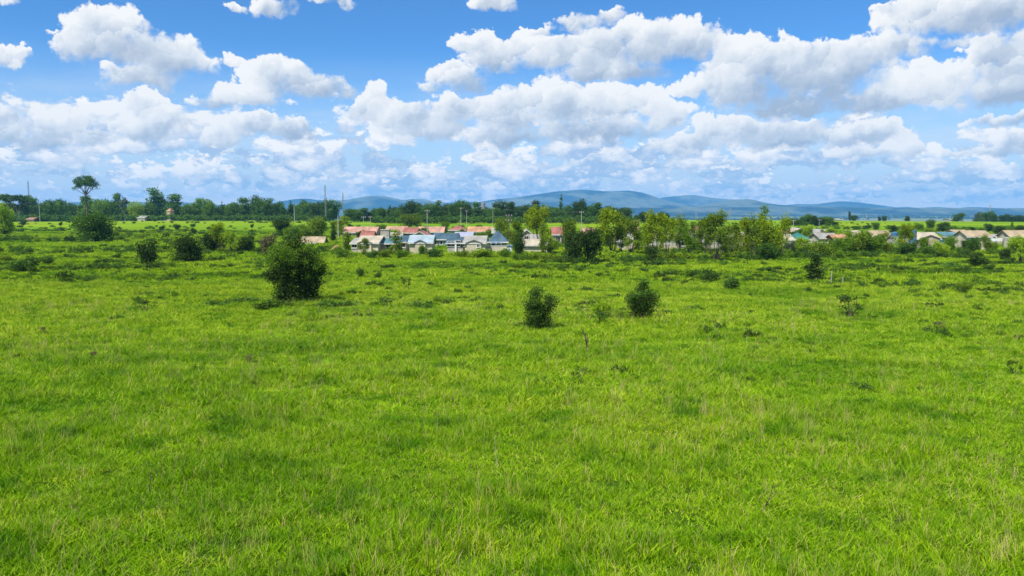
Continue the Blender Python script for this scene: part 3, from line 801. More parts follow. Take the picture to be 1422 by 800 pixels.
# --- shrubs and saplings of the pasture, each picked out
for a in [
 ('shrub', 'dark', 205, 333, 369, 34, 'round dark bush at the left, nearest of the three on the second rise'),
 ('roundtree', 'dark', 262, 327, 364, 46, 'broad dark bush right of the small round one at the left'),
 ('roundtree', 'dark', 292, 324, 352, 24, 'dark bush tucked against the left side of the yellow shrub'),
 ('feather', 'yellow', 306, 310, 352, 26, 'bright yellow green shrub between two dark bushes at the left'),
 ('feather', 'lime', 320, 322, 353, 18, 'lower lime green shrub at the right foot of the yellow one'),
 ('roundtree', 'dark', 340, 327, 352, 26, 'dark bush at the right side of the yellow shrub'),
 ('shrub', 'deep', 31, 357, 380, 40, 'low wide bush near the left edge of the field'),
 ('shrub', 'deep', 67, 355, 370, 18, 'small dark bush right of the low wide one at the left edge'),
 ('roundtree', 'deep', 134, 296, 336, 54, 'large dense bush below the tall lone tree'),
 ('roundtree', 'mid', 112, 300, 330, 20, 'green bush at the left side of the large dense one below the lone tree'),
 ('roundtree', 'lime', 6, 284, 326, 30, 'bright green tree cut by the left edge of the picture'),
 ('shrub', 'dark', 6, 312, 326, 16, 'dark bush at the foot of the bright tree on the left edge'),
 ('shrub', 'dark', 32, 306, 314, 9, 'small round bush on the bright meadow at the far left'),
 ('shrub', 'dark', 84, 308, 314, 5, 'tiny bush alone on the bright meadow, left of the lone tree'),
 ('shrub', 'dark', 225, 313, 321, 8, 'small round bush on the far meadow, left one of a pair'),
 ('shrub', 'dark', 246, 311, 320, 9, 'small round bush on the far meadow, right one of a pair'),
 ('shrub', 'dark', 270, 316, 327, 7, 'narrow dark bush on the scrubby strip left of the yellow shrub'),
 ('shrub', 'dark', 350, 311, 316, 5, 'tiny bush alone on the meadow above the yellow shrub'),
 ('shrub', 'deep', 93, 352, 360, 8, 'small dark tuft of a bush right of the low wide one'),
 ('shrub', 'deep', 168, 345, 354, 16, 'low spreading bush left of the round dark one'),
 ('shrub', 'mid', 24, 340, 352, 16, 'low green bush above the low wide one at the left'),
 ('shrub', 'brown', 372, 326, 354, 22, 'brownish olive leafless looking shrub just left of the large bush'),
 ('shrub', 'dark', 1358, 354, 374, 26, 'dark bush in the open right of the village hedge'),
 ('shrub', 'dark', 1387, 371, 378, 13, 'low dark bush right of and below the one beside the hedge'),
 ('shrub', 'dark', 1248, 370, 379, 18, 'low wide dark bush in the open field at the right'),
 ('shrub', 'deep', 1216, 366, 372, 14, 'small flat bush above left of the low wide one at the right'),
 ('shrub', 'deep', 1014, 385, 401, 26, 'flat topped small bush in mid field right of the round dark bush'),
 ('bare', 'dark', 202, 414, 434, 28, 'sapling with feathery spreading leaves alone at the left'),
 ('bare', 'dark', 1181, 410, 442, 44, 'wispy sapling with horizontal twigs at the right'),
 ('bare', 'dark', 565, 386, 404, 16, 'small flat topped thorn sapling right of the large bush'),
 ('shrub', 'deep', 501, 372, 387, 10, 'small upright bush between the large bush and the houses'),
 ('bare', 'deep', 834, 428, 452, 30, 'low green sapling between the two dark bushes'),
 ('bare', 'brown', 1300, 444, 460, 20, 'sparse brownish weed stalks right of the wispy sapling'),
 ('bare', 'dark', 417, 478, 494, 8, 'tiny dark stalk in the grass below the large bush'),
 ('bare', 'brown', 60, 452, 466, 14, 'brownish weeds in the grass at the left edge'),
 ('bare', 'brown', 128, 486, 502, 16, 'brownish weeds in the grass at the lower left, below the feathery sapling'),
 ('bare', 'brown', 345, 492, 504, 18, 'long brownish weed patch in the grass below the large bush'),
 ('bare', 'dark', 1408, 500, 524, 18, 'leaning thorny twig with leaves at the right edge'),
]:
    k, c, px, top, base, w, lab = a
    plant(k, c, px, top, base, w, lab, 'scattered bushes and saplings of the pasture')
# dark upright sapling with a clear stem
plant('column', 'dark', 1130, 352, 389, 26, 'dark small tree standing alone in the field at the right', None)

# low weed mats that can be picked out
mats = [(540, 422, 46, 10), (590, 428, 56, 10), (460, 428, 60, 12), (320, 425, 70, 12), (966, 433, 36, 9), (385, 432, 60, 14), (820, 428, 34, 10), (850, 415, 26, 8), (815, 406, 24, 6), (520, 397, 28, 7), (600, 398, 26, 6), (232, 390, 30, 7), (93, 391, 14, 5), (1310, 372, 60, 7),
        (700, 368, 20, 7), (735, 374, 22, 8), (845, 373, 22, 7), (1125, 405, 20, 6), (1300, 428, 46, 8), (1120, 430, 20, 6), (1400, 443, 20, 6), (1365, 434, 28, 7), (650, 402, 18, 6), (440, 392, 20, 6), (1360, 430, 18, 8), (1285, 462, 30, 7), (1200, 545, 36, 14), (1090, 560, 30, 10), (965, 541, 34, 10), (1040, 535, 26, 10), (900, 368, 26, 7)]
row([('low', 'deep' if i % 3 else 'dark', x, b - h, b, w) for i, (x, b, w, h) in enumerate(mats)],
    lambda k, c: ('mat of weeds', CLOOK[c]), 'in the open pasture', 'low dark weed mats in the pasture') if len(mats) <= 30 else None
if len(mats) > 30:
    mats.sort()
    L = [m for m in mats if m[0] < 700]; Rr = [m for m in mats if m[0] >= 700]
    row([('low', 'deep' if i % 3 else 'dark', x, b - h, b, w) for i, (x, b, w, h) in enumerate(L)], lambda k, c: ('mat of weeds', CLOOK[c]), 'in the pasture left of the peaked bush', 'low dark weed mats in the pasture')
    row([('low', 'deep' if i % 3 else 'dark', x, b - h, b, w) for i, (x, b, w, h) in enumerate(Rr)], lambda k, c: ('mat of weeds', CLOOK[c]), 'in the right half of the pasture', 'low dark weed mats in the pasture')

for a in [('low', 'mid', 400, 414, 424, 74, 'weedy skirt of green plants at the foot of the large bush'), ('low', 'lime', 354, 420, 430, 30, 'bright weeds left of the foot of the large bush'), ('low', 'deep', 752, 450, 461, 44, 'low weeds at the foot of the peaked dark bush'), ('low', 'mid', 868, 432, 447, 34, 'low weeds left of the foot of the rounded dark bush'),
          ('low', 'lime', 840, 415, 440, 40, 'light green weed patch between the two dark bushes')]:
    plant(*a[:6], a[6], 'low dark weed mats in the pasture')
# dead twigs and stakes in the grass
def dead_twig(px, top, base, lean, label, mat=TWIG, r=0.03, forks=5):
    p = gpt(px, base); h = z_at(top, p.y) - p.z; rng = random.Random(px)
    main = limb((0, 0, -.1), (lean * h, 0, h), r, r * .3, rng, 6, .10)
    ps = [main]
    for i in range(forks):
        q = main[2 + i % 4]; a = rng.uniform(-1, 1)
        ps.append(limb(q[:3], (q[0] + a * h * .3, q[1] + rng.uniform(-.2, .2) * h, q[2] + h * rng.uniform(.1, .3)), r * .5, r * .2, rng, 3, .1))
    o = link('dead_twig', tubes(ps, mat, 5, 'dead_twig'), None, p); tag(o, label, 'twig', 'bare twigs in the grass')
dead_twig(815, 455, 488, -.25, 'thin crooked bare sapling between the two dark bushes', r=.065)
dead_twig(1052, 669, 713, .45, 'dark forked dead twig in the near grass at the right', r=.022)
dead_twig(205, 650, 690, .2, 'dark bent twig in the near grass at the lower left', r=.016, forks=3)
dead_twig(352, 648, 668, -.1, 'short dark twig in the near grass left of centre', r=.014, forks=3)
dead_twig(689, 608, 652, -.05, 'tall pale dry stalk in the near grass at the centre', BARK_PALE, r=.016, forks=1)
dead_twig(1404, 560, 580, .7, 'small dark twig leaning at the right edge of the grass', r=.02, forks=3)
for px, top, base, lab in ((1154, 376, 394, 'taller white stake beside the lone dark small tree'), (1170, 384, 394, 'short white stake right of the taller one'), (1133, 386, 392, 'stub of a white stake at the foot of the lone dark small tree')):
    p = gpt(px, base); h = z_at(top, p.y) - p.z
    o = link('stake', tubes([[(0, 0, -.2, .07), (0.02, 0, h * .5, .065), (.05, 0, h, .06)]], BARK_PALE, 6, 'stake'), None, p); tag(o, lab, 'stake', 'white stakes in the field')

# scattered low scrub that nobody could count
def build_scrub():
    protos = [kind('low', 'deep', v).crown for v in (0, 1)] + [kind('low', 'mid', 2).crown] + [kind('low', 'dark', 0).crown] + [kind('shrub', 'deep', 0).crown, kind('shrub', 'olive', 1).crown, kind('low', 'mid', 1).crown, kind('low', 'lime', 2).crown]
    rng = np.random.default_rng(12)
    X, Y, I, S = [], [], [], []
    def add(n, y0, y1, thr, lo, hi, big=0.05, sx=26, sy=9):
        x, y = wedge(n, y0, y1, rng, 1.25)
        q = fbm(x * 9 / sx, y, sy, 5, 3)
        k = q > thr
        x, y = x[k], y[k]; m = len(x)
        X.append(x); Y.append(y); S.append(rng.uniform(lo, hi, m) * (0.7 + 1.2 * (q[k] - thr) / .2))
        b = rng.uniform(0, 1, m) < big
        I.append(np.where(b, rng.choice([4, 5], m), rng.choice([0, 1, 2, 3, 6, 7], m, p=[.22, .22, .12, .30, .09, .05])))
    add(1500, 36, 85, 0.57, .12, .36, 0.0, 12, 6)
    add(4200, 82, 150, 0.54, .16, .5, 0.03)
    add(9000, 96, 162, 0.52, .14, .46, 0.03, 26, 4.5)
    add(3000, 62, 110, 0.56, .14, .40, 0.0, 16, 4)
    add(6500, 150, 330, 0.50, .25, .8, 0.05, 40, 14)
    add(2200, 330, 560, 0.55, .6, 1.1, 0.05, 70, 18)
    x = np.concatenate(X); y = np.concatenate(Y); i = np.concatenate(I); s = np.concatenate(S)
    ppx = 711 + FPX * x / y
    ok = ~((y > 150) & (y < 300) & (ppx > 470) & (ppx < 715) & (y > 158))       # keep clear of the yards
    ok &= ~((y > 430) & (rng.uniform(0, 1, len(x)) < .6))
    x, y, i, s = x[ok], y[ok], i[ok], s[ok]; n = len(x)
    rot = np.stack([np.zeros(n), np.zeros(n), rng.uniform(0, 6.28, n)], -1)
    scatter('scrub', protos, np.stack([x, y, gz(x, y) - 0.02], -1), rot, np.stack([s, s, s * np.where((i == 4) | (i == 5), rng.uniform(.5, 1.0, n), rng.uniform(1.0, 2.1, n))], -1), i, rng.uniform(0, 1, n),
            'low dark green weeds and seedlings dotted through the pasture')
build_scrub()

# --- far tree line on the left, at the edge of the plateau
def lone_tree():
    p = dpt(120, 600); s = p.y / FPX; rng = random.Random(21)
    H = z_at(244, 600) - p.z
    root = empty('tree', p); tag(root, 'very tall lone tree with bare forked trunk and umbrella crown above the left tree line', 'tree')
    top = H
    lobes = [(u * s, rng.uniform(-3, 3), z_at(v, 600) - p.z, a * s, a * s * .9, c * s) for (u, v, a, c) in
             ((-9, 252, 6, 5), (-3, 250, 8, 6), (4, 250, 8, 6), (9, 253, 6, 5), (0, 254, 8, 4), (-12, 258, 4, 4), (12, 258, 4.5, 4), (6, 256, 5, 3), (-7, 257, 5, 3), (11, 262, 3.5, 2.5), (-13, 262, 2.5, 2), (1, 275, 6, 4), (-3, 277, 4, 3))]
    f = (0.5 * s, 0, z_at(271, 600) - p.z)
    ps = [limb((0.5, 0, -.5), f, .75, .5, rng, 4, .01)]
    for L in lobes[:11]: ps.append(limb(f, L[:3], .34, .08, rng, 4, .06))
    link('trunk', tubes(ps, BARK), root)
    link('crown', leaf_cloud(21, lobes, 520, 11, 0.42, LEAF['deep'], .75, .3, .15), root)
lone_tree()
b_ = 'bushy'; t_ = 'tall'; c_ = 'conifer'; o_ = 'open'
D, M_, G_ = 'deep', 'mid', 'dark'
far1 = [(o_, D, 6, 270, 0, 26), (o_, G_, 25, 271, 0, 24), (o_, D, 40, 272, 0, 22), (b_, G_, 52, 284, 0, 18), (b_, D, 67, 279, 0, 22), (b_, D, 81, 278, 0, 24), (b_, D, 94, 282, 0, 20), (b_, G_, 103, 288, 0, 12)]
far2 = [(b_, M_, 128, 276, 0, 30), (b_, M_, 145, 278, 0, 24), (b_, M_, 152, 279, 0, 14), (t_, D, 162, 269, 0, 14), (o_, 'grey', 173, 275, 0, 12), (b_, 'lime', 190, 281, 0, 20), (c_, M_, 204, 277, 0, 11), (t_, D, 217, 262, 0, 28), (b_, D, 210, 284, 0, 20), (t_, D, 242, 270, 0, 22),
        (b_, M_, 256, 284, 0, 16), (b_, D, 266, 286, 0, 14), (t_, M_, 274, 276, 0, 16), (b_, M_, 288, 277, 0, 24), (b_, D, 300, 286, 0, 16), (c_, D, 308, 280, 0, 8), (b_, M_, 318, 283, 0, 16), (b_, D, 329, 282, 0, 18), (t_, D, 339, 275, 0, 18), (b_, D, 350, 285, 0, 18)]
far3 = [(b_, D, 361, 273, 0, 24), (t_, D, 373, 276, 0, 18), (b_, D, 383, 281, 0, 18), (c_, D, 392, 283, 0, 12), (c_, G_, 404, 279, 0, 12), (b_, D, 416, 284, 0, 16), (b_, D, 425, 279, 0, 20), (b_, G_, 437, 282, 0, 18), (b_, D, 447, 284, 0, 14), (b_, D, 457, 278, 0, 27)]
far4 = [(b_, D, 492, 291, 0, 24), (c_, G_, 509, 299, 0, 10), (t_, G_, 519, 299, 0, 12), (b_, D, 528, 289, 0, 14), (c_, D, 541, 286, 0, 14), (b_, D, 553, 291, 0, 18), (b_, G_, 565, 280, 0, 20), (b_, D, 576, 284, 0, 18), (b_, G_, 586, 283, 0, 16), (b_, D, 597, 283, 0, 18), (t_, D, 607, 279, 0, 16), (b_, G_, 618, 284, 0, 18), (b_, D, 630, 281, 0, 20),
        (b_, D, 642, 279, 0, 20), (b_, G_, 652, 285, 0, 18), (t_, D, 662, 281, 0, 14), (b_, D, 672, 288, 0, 18), (b_, D, 683, 289, 0, 18), (b_, G_, 694, 280, 0, 22)]
far5 = [(t_, G_, 708, 281, 0, 15), (b_, D, 718, 287, 0, 18), (b_, G_, 730, 285, 0, 22), (t_, G_, 744, 279, 0, 13), (c_, D, 755, 283, 0, 12), (b_, D, 768, 288, 0, 20), (c_, D, 779, 271, 0, 9), (b_, D, 790, 286, 0, 18), (b_, G_, 803, 278, 0, 20), (b_, D, 816, 286, 0, 16), (t_, D, 828, 282, 0, 16), (b_, G_, 843, 287, 0, 18), (b_, G_, 869, 289, 0, 16),
        (b_, G_, 884, 299, 0, 9), (b_, G_, 893, 295, 0, 17), (b_, G_, 924, 295, 0, 14)]
gname = 'trees of the far tree line'
fr = random.Random(4)
def deep(lst, Y0, Y1): return [t[:4] + (306,) + (t[5] * 1.12, fr.uniform(Y0, Y1)) for t in lst]
row(deep(far1, 575, 640), tree_word, 'in the far line left of the lone tree', gname)
row(deep(far2, 570, 640), tree_word, 'in the far line after the lone tree', gname)
row(deep(far3, 545, 600), tree_word, 'in the dense group around the tallest mast', gname)
row(deep(far4, 470, 520), tree_word, 'in the far belt behind the front houses', gname)
row(deep(far5, 470, 520), tree_word, 'in the far belt right of the white water tower', gname)
fill = []
x = -6
while x < 868:
    if not (464 < x < 486):
        c = fr.choice([D, D, G_, M_, 'olive'] if x < 470 else [D, G_, D, M_])
        y = fr.uniform(284, 291) if x < 470 else fr.uniform(288, 293)
        fill.append((fr.choice([b_, b_, b_, t_]), c, x, y, 306, fr.uniform(17, 25), fr.uniform(650, 700) if x < 470 else fr.uniform(530, 570)))
    x += fr.uniform(10, 14)
for nm, a0, a1 in (('in the rear rank of the far left line', -99, 230), ('in the rear rank around the tallest mast', 230, 466), ('in the rear rank behind the front houses', 466, 690), ('in the rear rank right of the water tower', 690, 999)):
    row([f for f in fill if a0 <= f[2] < a1], tree_word, nm, 'trees of the rear rank of the far tree line')
# a low hedge of undergrowth closing the foot of the belt, in pieces
for i, (px, w, Yd) in enumerate([(30, 60, 568), (75, 46, 566), (190, 60, 566), (250, 60, 562), (310, 62, 558), (365, 56, 540), (425, 60, 538), (548, 50, 462), (600, 60, 462), (655, 56, 462), (705, 50, 462), (760, 54, 462), (815, 50, 462), (865, 40, 462)]):
    plant('hedge', 'deep', px, z_at(0, 1) and (HOR + (CAM_H - 5.5) * FPX / Yd), 0, w, '%s stretch%s of dark undergrowth below the far tree line' % (ORD[i], ' from the left' if i else ''), 'undergrowth at the foot of the far tree line', Yd, name='hedge', cat='hedge')
# --- far right: clumps on and beyond the edge of the plateau
row([(b_, G_, 1095, 303, 0, 16, 400), (b_, D, 1108, 304, 0, 14, 405), (b_, D, 1121, 298, 0, 22, 400), (b_, G_, 1133, 300, 0, 18, 395), (t_, D, 1142, 302, 0, 10, 400), (b_, D, 1151, 301, 0, 18, 400), (b_, G_, 1161, 308, 0, 12, 395), (b_, G_, 978, 305, 0, 18, 420)],
    tree_word, 'in the dark grove beyond the right houses', 'trees of the grove beyond the right houses')
row([(b_, G_, 1186, 299, 0, 10, 640), (t_, G_, 1180, 294, 0, 4, 660), (t_, G_, 1222, 301, 0, 5, 640), (b_, G_, 1229, 300, 0, 7, 640), (b_, G_, 1261, 300, 0, 8, 650), (b_, D, 1331, 296, 0, 15, 650), (b_, 'grey', 1358, 295, 0, 10, 680), (b_, D, 1370, 294, 0, 20, 670), (b_, G_, 1381, 298, 0, 14, 660), (b_, G_, 1394, 298, 0, 16, 690), (b_, G_, 1407, 299, 0, 16, 690), (b_, G_, 1419, 299, 0, 16, 690)],
    tree_word, 'along the far edge of the right meadow', 'trees beyond the right meadow')
row([(b_, D, 1218, 309, 0, 10, 330), (b_, D, 1205, 312, 0, 12, 335), (b_, M_, 1278, 310, 0, 14, 320), (b_, D, 1294, 305, 0, 12, 330), (b_, G_, 1311, 309, 0, 18, 300), (b_, D, 1325, 314, 0, 16, 260), (b_, D, 1341, 315, 0, 12, 320), (b_, D, 1351, 315, 0, 12, 320), (b_, G_, 1375, 311, 0, 15, 310), (b_, D, 1385, 315, 0, 12, 300), (b_, D, 1400, 314, 0, 20, 290), (c_, G_, 1407, 306, 0, 6, 320), (b_, D, 1417, 313, 0, 16, 290),
     (b_, D, 1258, 314, 0, 14, 320), (b_, M_, 1240, 315, 0, 14, 330), (b_, D, 1190, 314, 0, 14, 330), (b_, M_, 1366, 316, 0, 12, 300)],
    tree_word, 'in the hedgerow behind the right houses', 'trees of the hedgerow behind the right houses')
# --- trees and shrubs between the houses and in front of them
for a in [
 ('roundtree', 'olive', 569, 297, 22, 28, 380, 'round green tree behind the pink roofs, before the far belt'),
 ('feather', 'yellow', 478, 300, 0, 14, 330, 'small yellow green tree left of the pink roofs'),
 ('roundtree', 'dark', 393, 305, 0, 26, 250, 'dark tree rising behind the top of the large bush'),
 ('roundtree', 'mid', 405, 314, 0, 30, 215, 'mid green tree directly above the large bush'),
 ('roundtree', 'olive', 424, 312, 0, 18, 235, 'olive tree between the large bush and the round green one'),
 ('roundtree', 'olive', 441, 303, 0, 31, 240, 'round green tree right of the large bush, left of the metal pole'),
 ('column', 'dark', 462, 308, 0, 9, 215, 'narrow dark tree beside the metal pole'),
 ('shrub', 'dark', 487, 311, 0, 9, 340, 'small dark bush on the meadow left of the pink roofs'),
 ('feather', 'yellow', 469, 305, 0, 14, 245, 'pale stemmed yellow tree behind the metal pole'),
 ('column', 'olive', 481, 322, 0, 12, 165, 'slim tree at the left corner of the first beige house'),
 ('feather', 'olive', 504, 331, 0, 16, 152, 'small green tree in front of the first beige house'),
 ('column', 'olive', 550, 320, 0, 17, 152, 'upright tree between the teal roof and the light blue roof'),
 ('roundtree', 'mid', 586, 341, 0, 12, 152, 'little round tree against the wall under the light blue roof'),
 ('shrub', 'dark', 500, 320, 0, 14, 235, 'dark bush above the red gable'),
 ('shrub', 'mid', 532, 312, 0, 12, 290, 'small tree standing between the pink roofs'),
 ('roundtree', 'mid', 617, 308, 0, 12, 290, 'small tree beside the red roof behind the blue ones'),
 ('shrub', 'mid', 665, 322, 0, 26, 215, 'green bushes in the yard left of the dark hipped roof'),
 ('shrub', 'mid', 541, 340, 0, 8, 154, 'bush against the wall under the teal roof'),
 ('shrub', 'lime', 668, 345, 357, 40, None, 'bright green bush at the foot of the front wall right of the last beige house'),
 ('roundtree', 'olive', 697, 304, 0, 24, 200, 'olive tree behind the dark hipped roof'),
 ('feather', 'olive', 714, 307, 0, 26, 185, 'olive tree behind the narrow power pole at the kiosk'),
 ('roundtree', 'dark', 720, 330, 355, 20, None, 'dark bush right of the pale blue kiosk'),
 ('feather', 'yellow', 733, 296, 0, 14, 210, 'yellow green tree top left of the tall slender one'),
 ('feather', 'yellow', 749, 286, 0, 30, 168, 'tall slender yellow green tree right of the kiosk'),
 ('column', 'olive', 754, 310, 352, 12, None, 'thin stemmed tree at the foot of the slender yellow green one'),
 ('feather', 'lime', 764, 325, 352, 24, None, 'low bright tree left of the big dark one'),
 ('roundtree', 'olive', 790, 306, 0, 24, 165, 'olive tree behind the left side of the big dark one'),
 ('roundtree', 'dark', 797, 322, 364, 34, None, 'big dark leafy tree at the village edge, left half'),
 ('roundtree', 'dark', 821, 318, 363, 34, None, 'big dark leafy tree at the village edge, right half'),
 ('feather', 'yellow', 850, 290, 353, 40, None, 'tall yellow green tree right of the big dark one'),
 ('feather', 'olive', 862, 300, 352, 18, None, 'lower olive tree touching the tall yellow green one on its right'),
 ('column', 'lime', 886, 320, 354, 16, None, 'small bright tree before the beige gable'),
 ('feather', 'yellow', 893, 310, 0, 26, 160, 'yellow green tree over the beige gable'),
 ('feather', 'yellow', 908, 293, 359, 30, None, 'tall yellow green tree left one of the close pair'),
 ('feather', 'yellow', 926, 300, 356, 26, None, 'tall yellow green tree right one of the close pair'),
 ('roundtree', 'dark', 905, 342, 362, 22, None, 'dark bush at the feet of the close pair of yellow green trees'),
 ('feather', 'olive', 944, 299, 350, 24, None, 'olive tree left of the grey roofed white house'),
 ('column', 'olive', 963, 310, 350, 14, None, 'slim tree before the grey roofed white house'),
 ('column', 'mid', 970, 320, 356, 12, None, 'slim green tree before the right end of the grey roofed house'),
 ('feather', 'olive', 995, 294, 362, 34, None, 'tall olive tree with a dark foot, right of the grey roofed house'),
 ('feather', 'olive', 1016, 310, 356, 20, None, 'olive tree at the right shoulder of the tall dark footed one'),
 ('feather', 'yellow', 1030, 302, 356, 22, None, 'yellow green tree left of the broad crown group'),
 ('feather', 'olive', 1042, 316, 356, 20, None, 'lower olive tree at the left of the broad crown group'),
 ('column', 'mid', 1061, 286, 0, 14, 175, 'thin sprig topped tree rising out of the broad crown group'),
 ('feather', 'yellow', 1064, 301, 359, 36, None, 'broad yellow green tree in the middle of the village edge'),
 ('feather', 'yellow', 1082, 300, 357, 26, None, 'yellow green tree at the right of the broad crown group'),
 ('roundtree', 'deep', 1064, 338, 361, 30, None, 'dark bush at the foot of the broad yellow green tree'),
 ('shrub', 'grey', 1098, 334, 354, 22, None, 'greyish shrub right of the broad crown group'),
 ('feather', 'lime', 1116, 330, 356, 24, None, 'bright green small tree before the teal roof'),
 ('shrub', 'olive', 1140, 334, 358, 26, None, 'olive bush right of the teal roof'),
 ('roundtree', 'mid', 1168, 330, 358, 30, None, 'green bushy tree before the long pale roof'),
 ('roundtree', 'olive', 1188, 322, 357, 34, None, 'broad olive bush left of the orange roof'),
 ('roundtree', 'mid', 1210, 328, 357, 28, None, 'green bush below the orange roof'),
 ('feather', 'yellow', 1257, 311, 352, 20, None, 'pointed yellow green tree before the blue tower'),
 ('roundtree', 'deep', 1256, 335, 358, 30, None, 'dark bush at the foot of the pointed yellow green tree'),
 ('shrub', 'deep', 1291, 341, 359, 20, None, 'round blue green bush before the cream gable house'),
 ('shrub', 'lime', 1306, 335, 356, 20, None, 'bright bush right of the round blue green one'),
 ('roundtree', 'mid', 1318, 328, 350, 18, None, 'green bush between the cream gable house and the blue shed'),
 ('roundtree', 'dark', 1343, 334, 352, 18, None, 'dark round bush before the wide beige house'),
 ('shrub', 'dark', 1381, 338, 346, 8, None, 'small dark bush under the white fence'),
 ('roundtree', 'dark', 1394, 345, 363, 16, None, 'dark round bush left of the bright tree at the right edge'),
 ('shrub', 'mid', 476, 342, 358, 22, None, 'green scrub at the foot of the thin pole before the houses'),
 ('shrub', 'deep', 515, 347, 358, 20, None, 'dark scrub before the first beige house'),
 ('shrub', 'olive', 533, 346, 357, 18, None, 'olive scrub before the teal roofed house'),
 ('shrub', 'mid', 558, 347, 357, 20, None, 'green scrub before the narrow white house'),
 ('shrub', 'deep', 602, 345, 357, 22, None, 'dark scrub between the light blue roof and the grey walls'),
 ('shrub', 'olive', 640, 347, 357, 20, None, 'olive scrub before the grey walled house'),
 ('shrub', 'mid', 700, 345, 357, 18, None, 'green scrub left of the pale blue kiosk'),
 ('feather', 'olive', 876, 304, 354, 22, None, 'olive green tree between the tall yellow green ones'),
 ('feather', 'olive', 978, 304, 356, 22, None, 'olive tree just left of the tall dark footed one'),
 ('feather', 'mid', 957, 312, 355, 20, None, 'mid green tree before the broad grey roof'),
 ('feather', 'olive', 1050, 300, 357, 24, None, 'olive tree at the left shoulder of the broad yellow green one'),
 ('feather', 'olive', 1230, 322, 356, 22, None, 'olive tree before the right half of the big beige roof'),
 ('roundtree', 'mid', 1282, 330, 354, 14, None, 'green tree before the left half of the cream gable house'),
 ('roundtree', 'deep', 1352, 330, 354, 16, None, 'dark green tree before the left end of the wide beige wall'),
 ('feather', 'olive', 1372, 326, 354, 18, None, 'olive tree before the right end of the wide beige wall'),
 ('feather', 'lime', 1416, 328, 368, 34, None, 'bright lime green tree cut by the right edge of the picture'),
 ('feather', 'lime', 1400, 335, 358, 20, None, 'lower lime green shrub left of the tree at the right edge'),
]:
    k, c, px, top, base, w, Yd, lab = a
    plant(k, c, px, top, base, w * 1.02, lab, 'trees and bushes among the houses', Yd)
yr = random.Random(55)
yard = []
for i in range(58):
    px = yr.uniform(560, 1420) if i > 16 else yr.uniform(475, 700)
    Yd = yr.uniform(205, 290) if px < 700 else yr.uniform(176, 290)
    if px > 700 and yr.random() < .5: px = yr.uniform(1080, 1420)
    hm = yr.uniform(1.2, 3.4)
    k = yr.choice(['roundtree', 'roundtree', 'feather', 'shrub']); c = yr.choice(['mid', 'olive', 'deep', 'dark', 'lime'])
    top = HOR + (CAM_H - hm) * FPX / Yd
    yard.append((k, c, px, top, 0, hm * yr.uniform(.9, 1.6) * FPX / Yd, Yd))
for nm, a0, a1 in (('among the yards behind the front houses', 0, 712), ('among the half hidden houses in the middle', 712, 1082), ('among the houses at the right', 1082, 1500)):
    row([f for f in yard if a0 <= f[2] < a1], lambda k, c: ('small tree' if k in ('feather', 'roundtree') else 'bush', CLOOK[c]), nm, 'greenery of the village yards')
# unclipped hedge in front of the right hand part of the village
hp = [(728, 349, 362, 26, 'mid'), (760, 350, 362, 34, 'olive'), (795, 354, 365, 30, 'deep'), (858, 346, 359, 40, 'lime'), (880, 352, 363, 28, 'deep'), (935, 347, 360, 34, 'olive'), (962, 348, 360, 36, 'lime'), (985, 352, 361, 24, 'deep'), (1015, 346, 358, 34, 'olive'), (1040, 350, 361, 26, 'deep'), (1090, 347, 359, 34, 'mid'),
      (1122, 346, 359, 34, 'deep'), (1152, 344, 358, 36, 'olive'), (1184, 345, 359, 34, 'mid'), (1214, 346, 359, 34, 'deep'), (1238, 350, 360, 26, 'lime'), (1278, 350, 360, 28, 'mid'), (1318, 349, 359, 34, 'dark'), (1346, 349, 359, 32, 'dark'), (1375, 346, 355, 34, 'lime')]
for i, (px, top, base, w, c) in enumerate(hp):
    plant('hedge', c, px, top, base, w * 1.25, '%s stretch%s of the ragged hedge before the right houses, %s' % (ORD[i], ' from the left' if i else '', CLOOK[c]), 'ragged hedge before the right part of the village', name='hedge', cat='hedge')

# trees dotted over the distant plain, too many and too small to tell apart
def build_far_trees():
    rng = np.random.default_rng(31)
    n = 9000; y = rng.uniform(4700, 8200, n); x = rng.uniform(-1, 1, n) * y * .75
    q = fbm(x, y * 2.2, 900, 71, 4); k = q > .54
    x, y = x[k], y[k]; n = len(x)
    s = rng.uniform(.6, 1.5, n)
    protos = [kind('bushy', 'dark', v).crown for v in range(3)]
    scatter('woodland', protos, np.stack([x, y, gz(x, y) - 1], -1), np.stack([x * 0, x * 0, rng.uniform(0, 6.28, n)], -1), np.stack([s * 1.6, s * 1.6, s], -1), rng.integers(0, 3, n), x * 0,
            'dark far-off trees dotted in rows over the hazy plain')
build_far_trees()

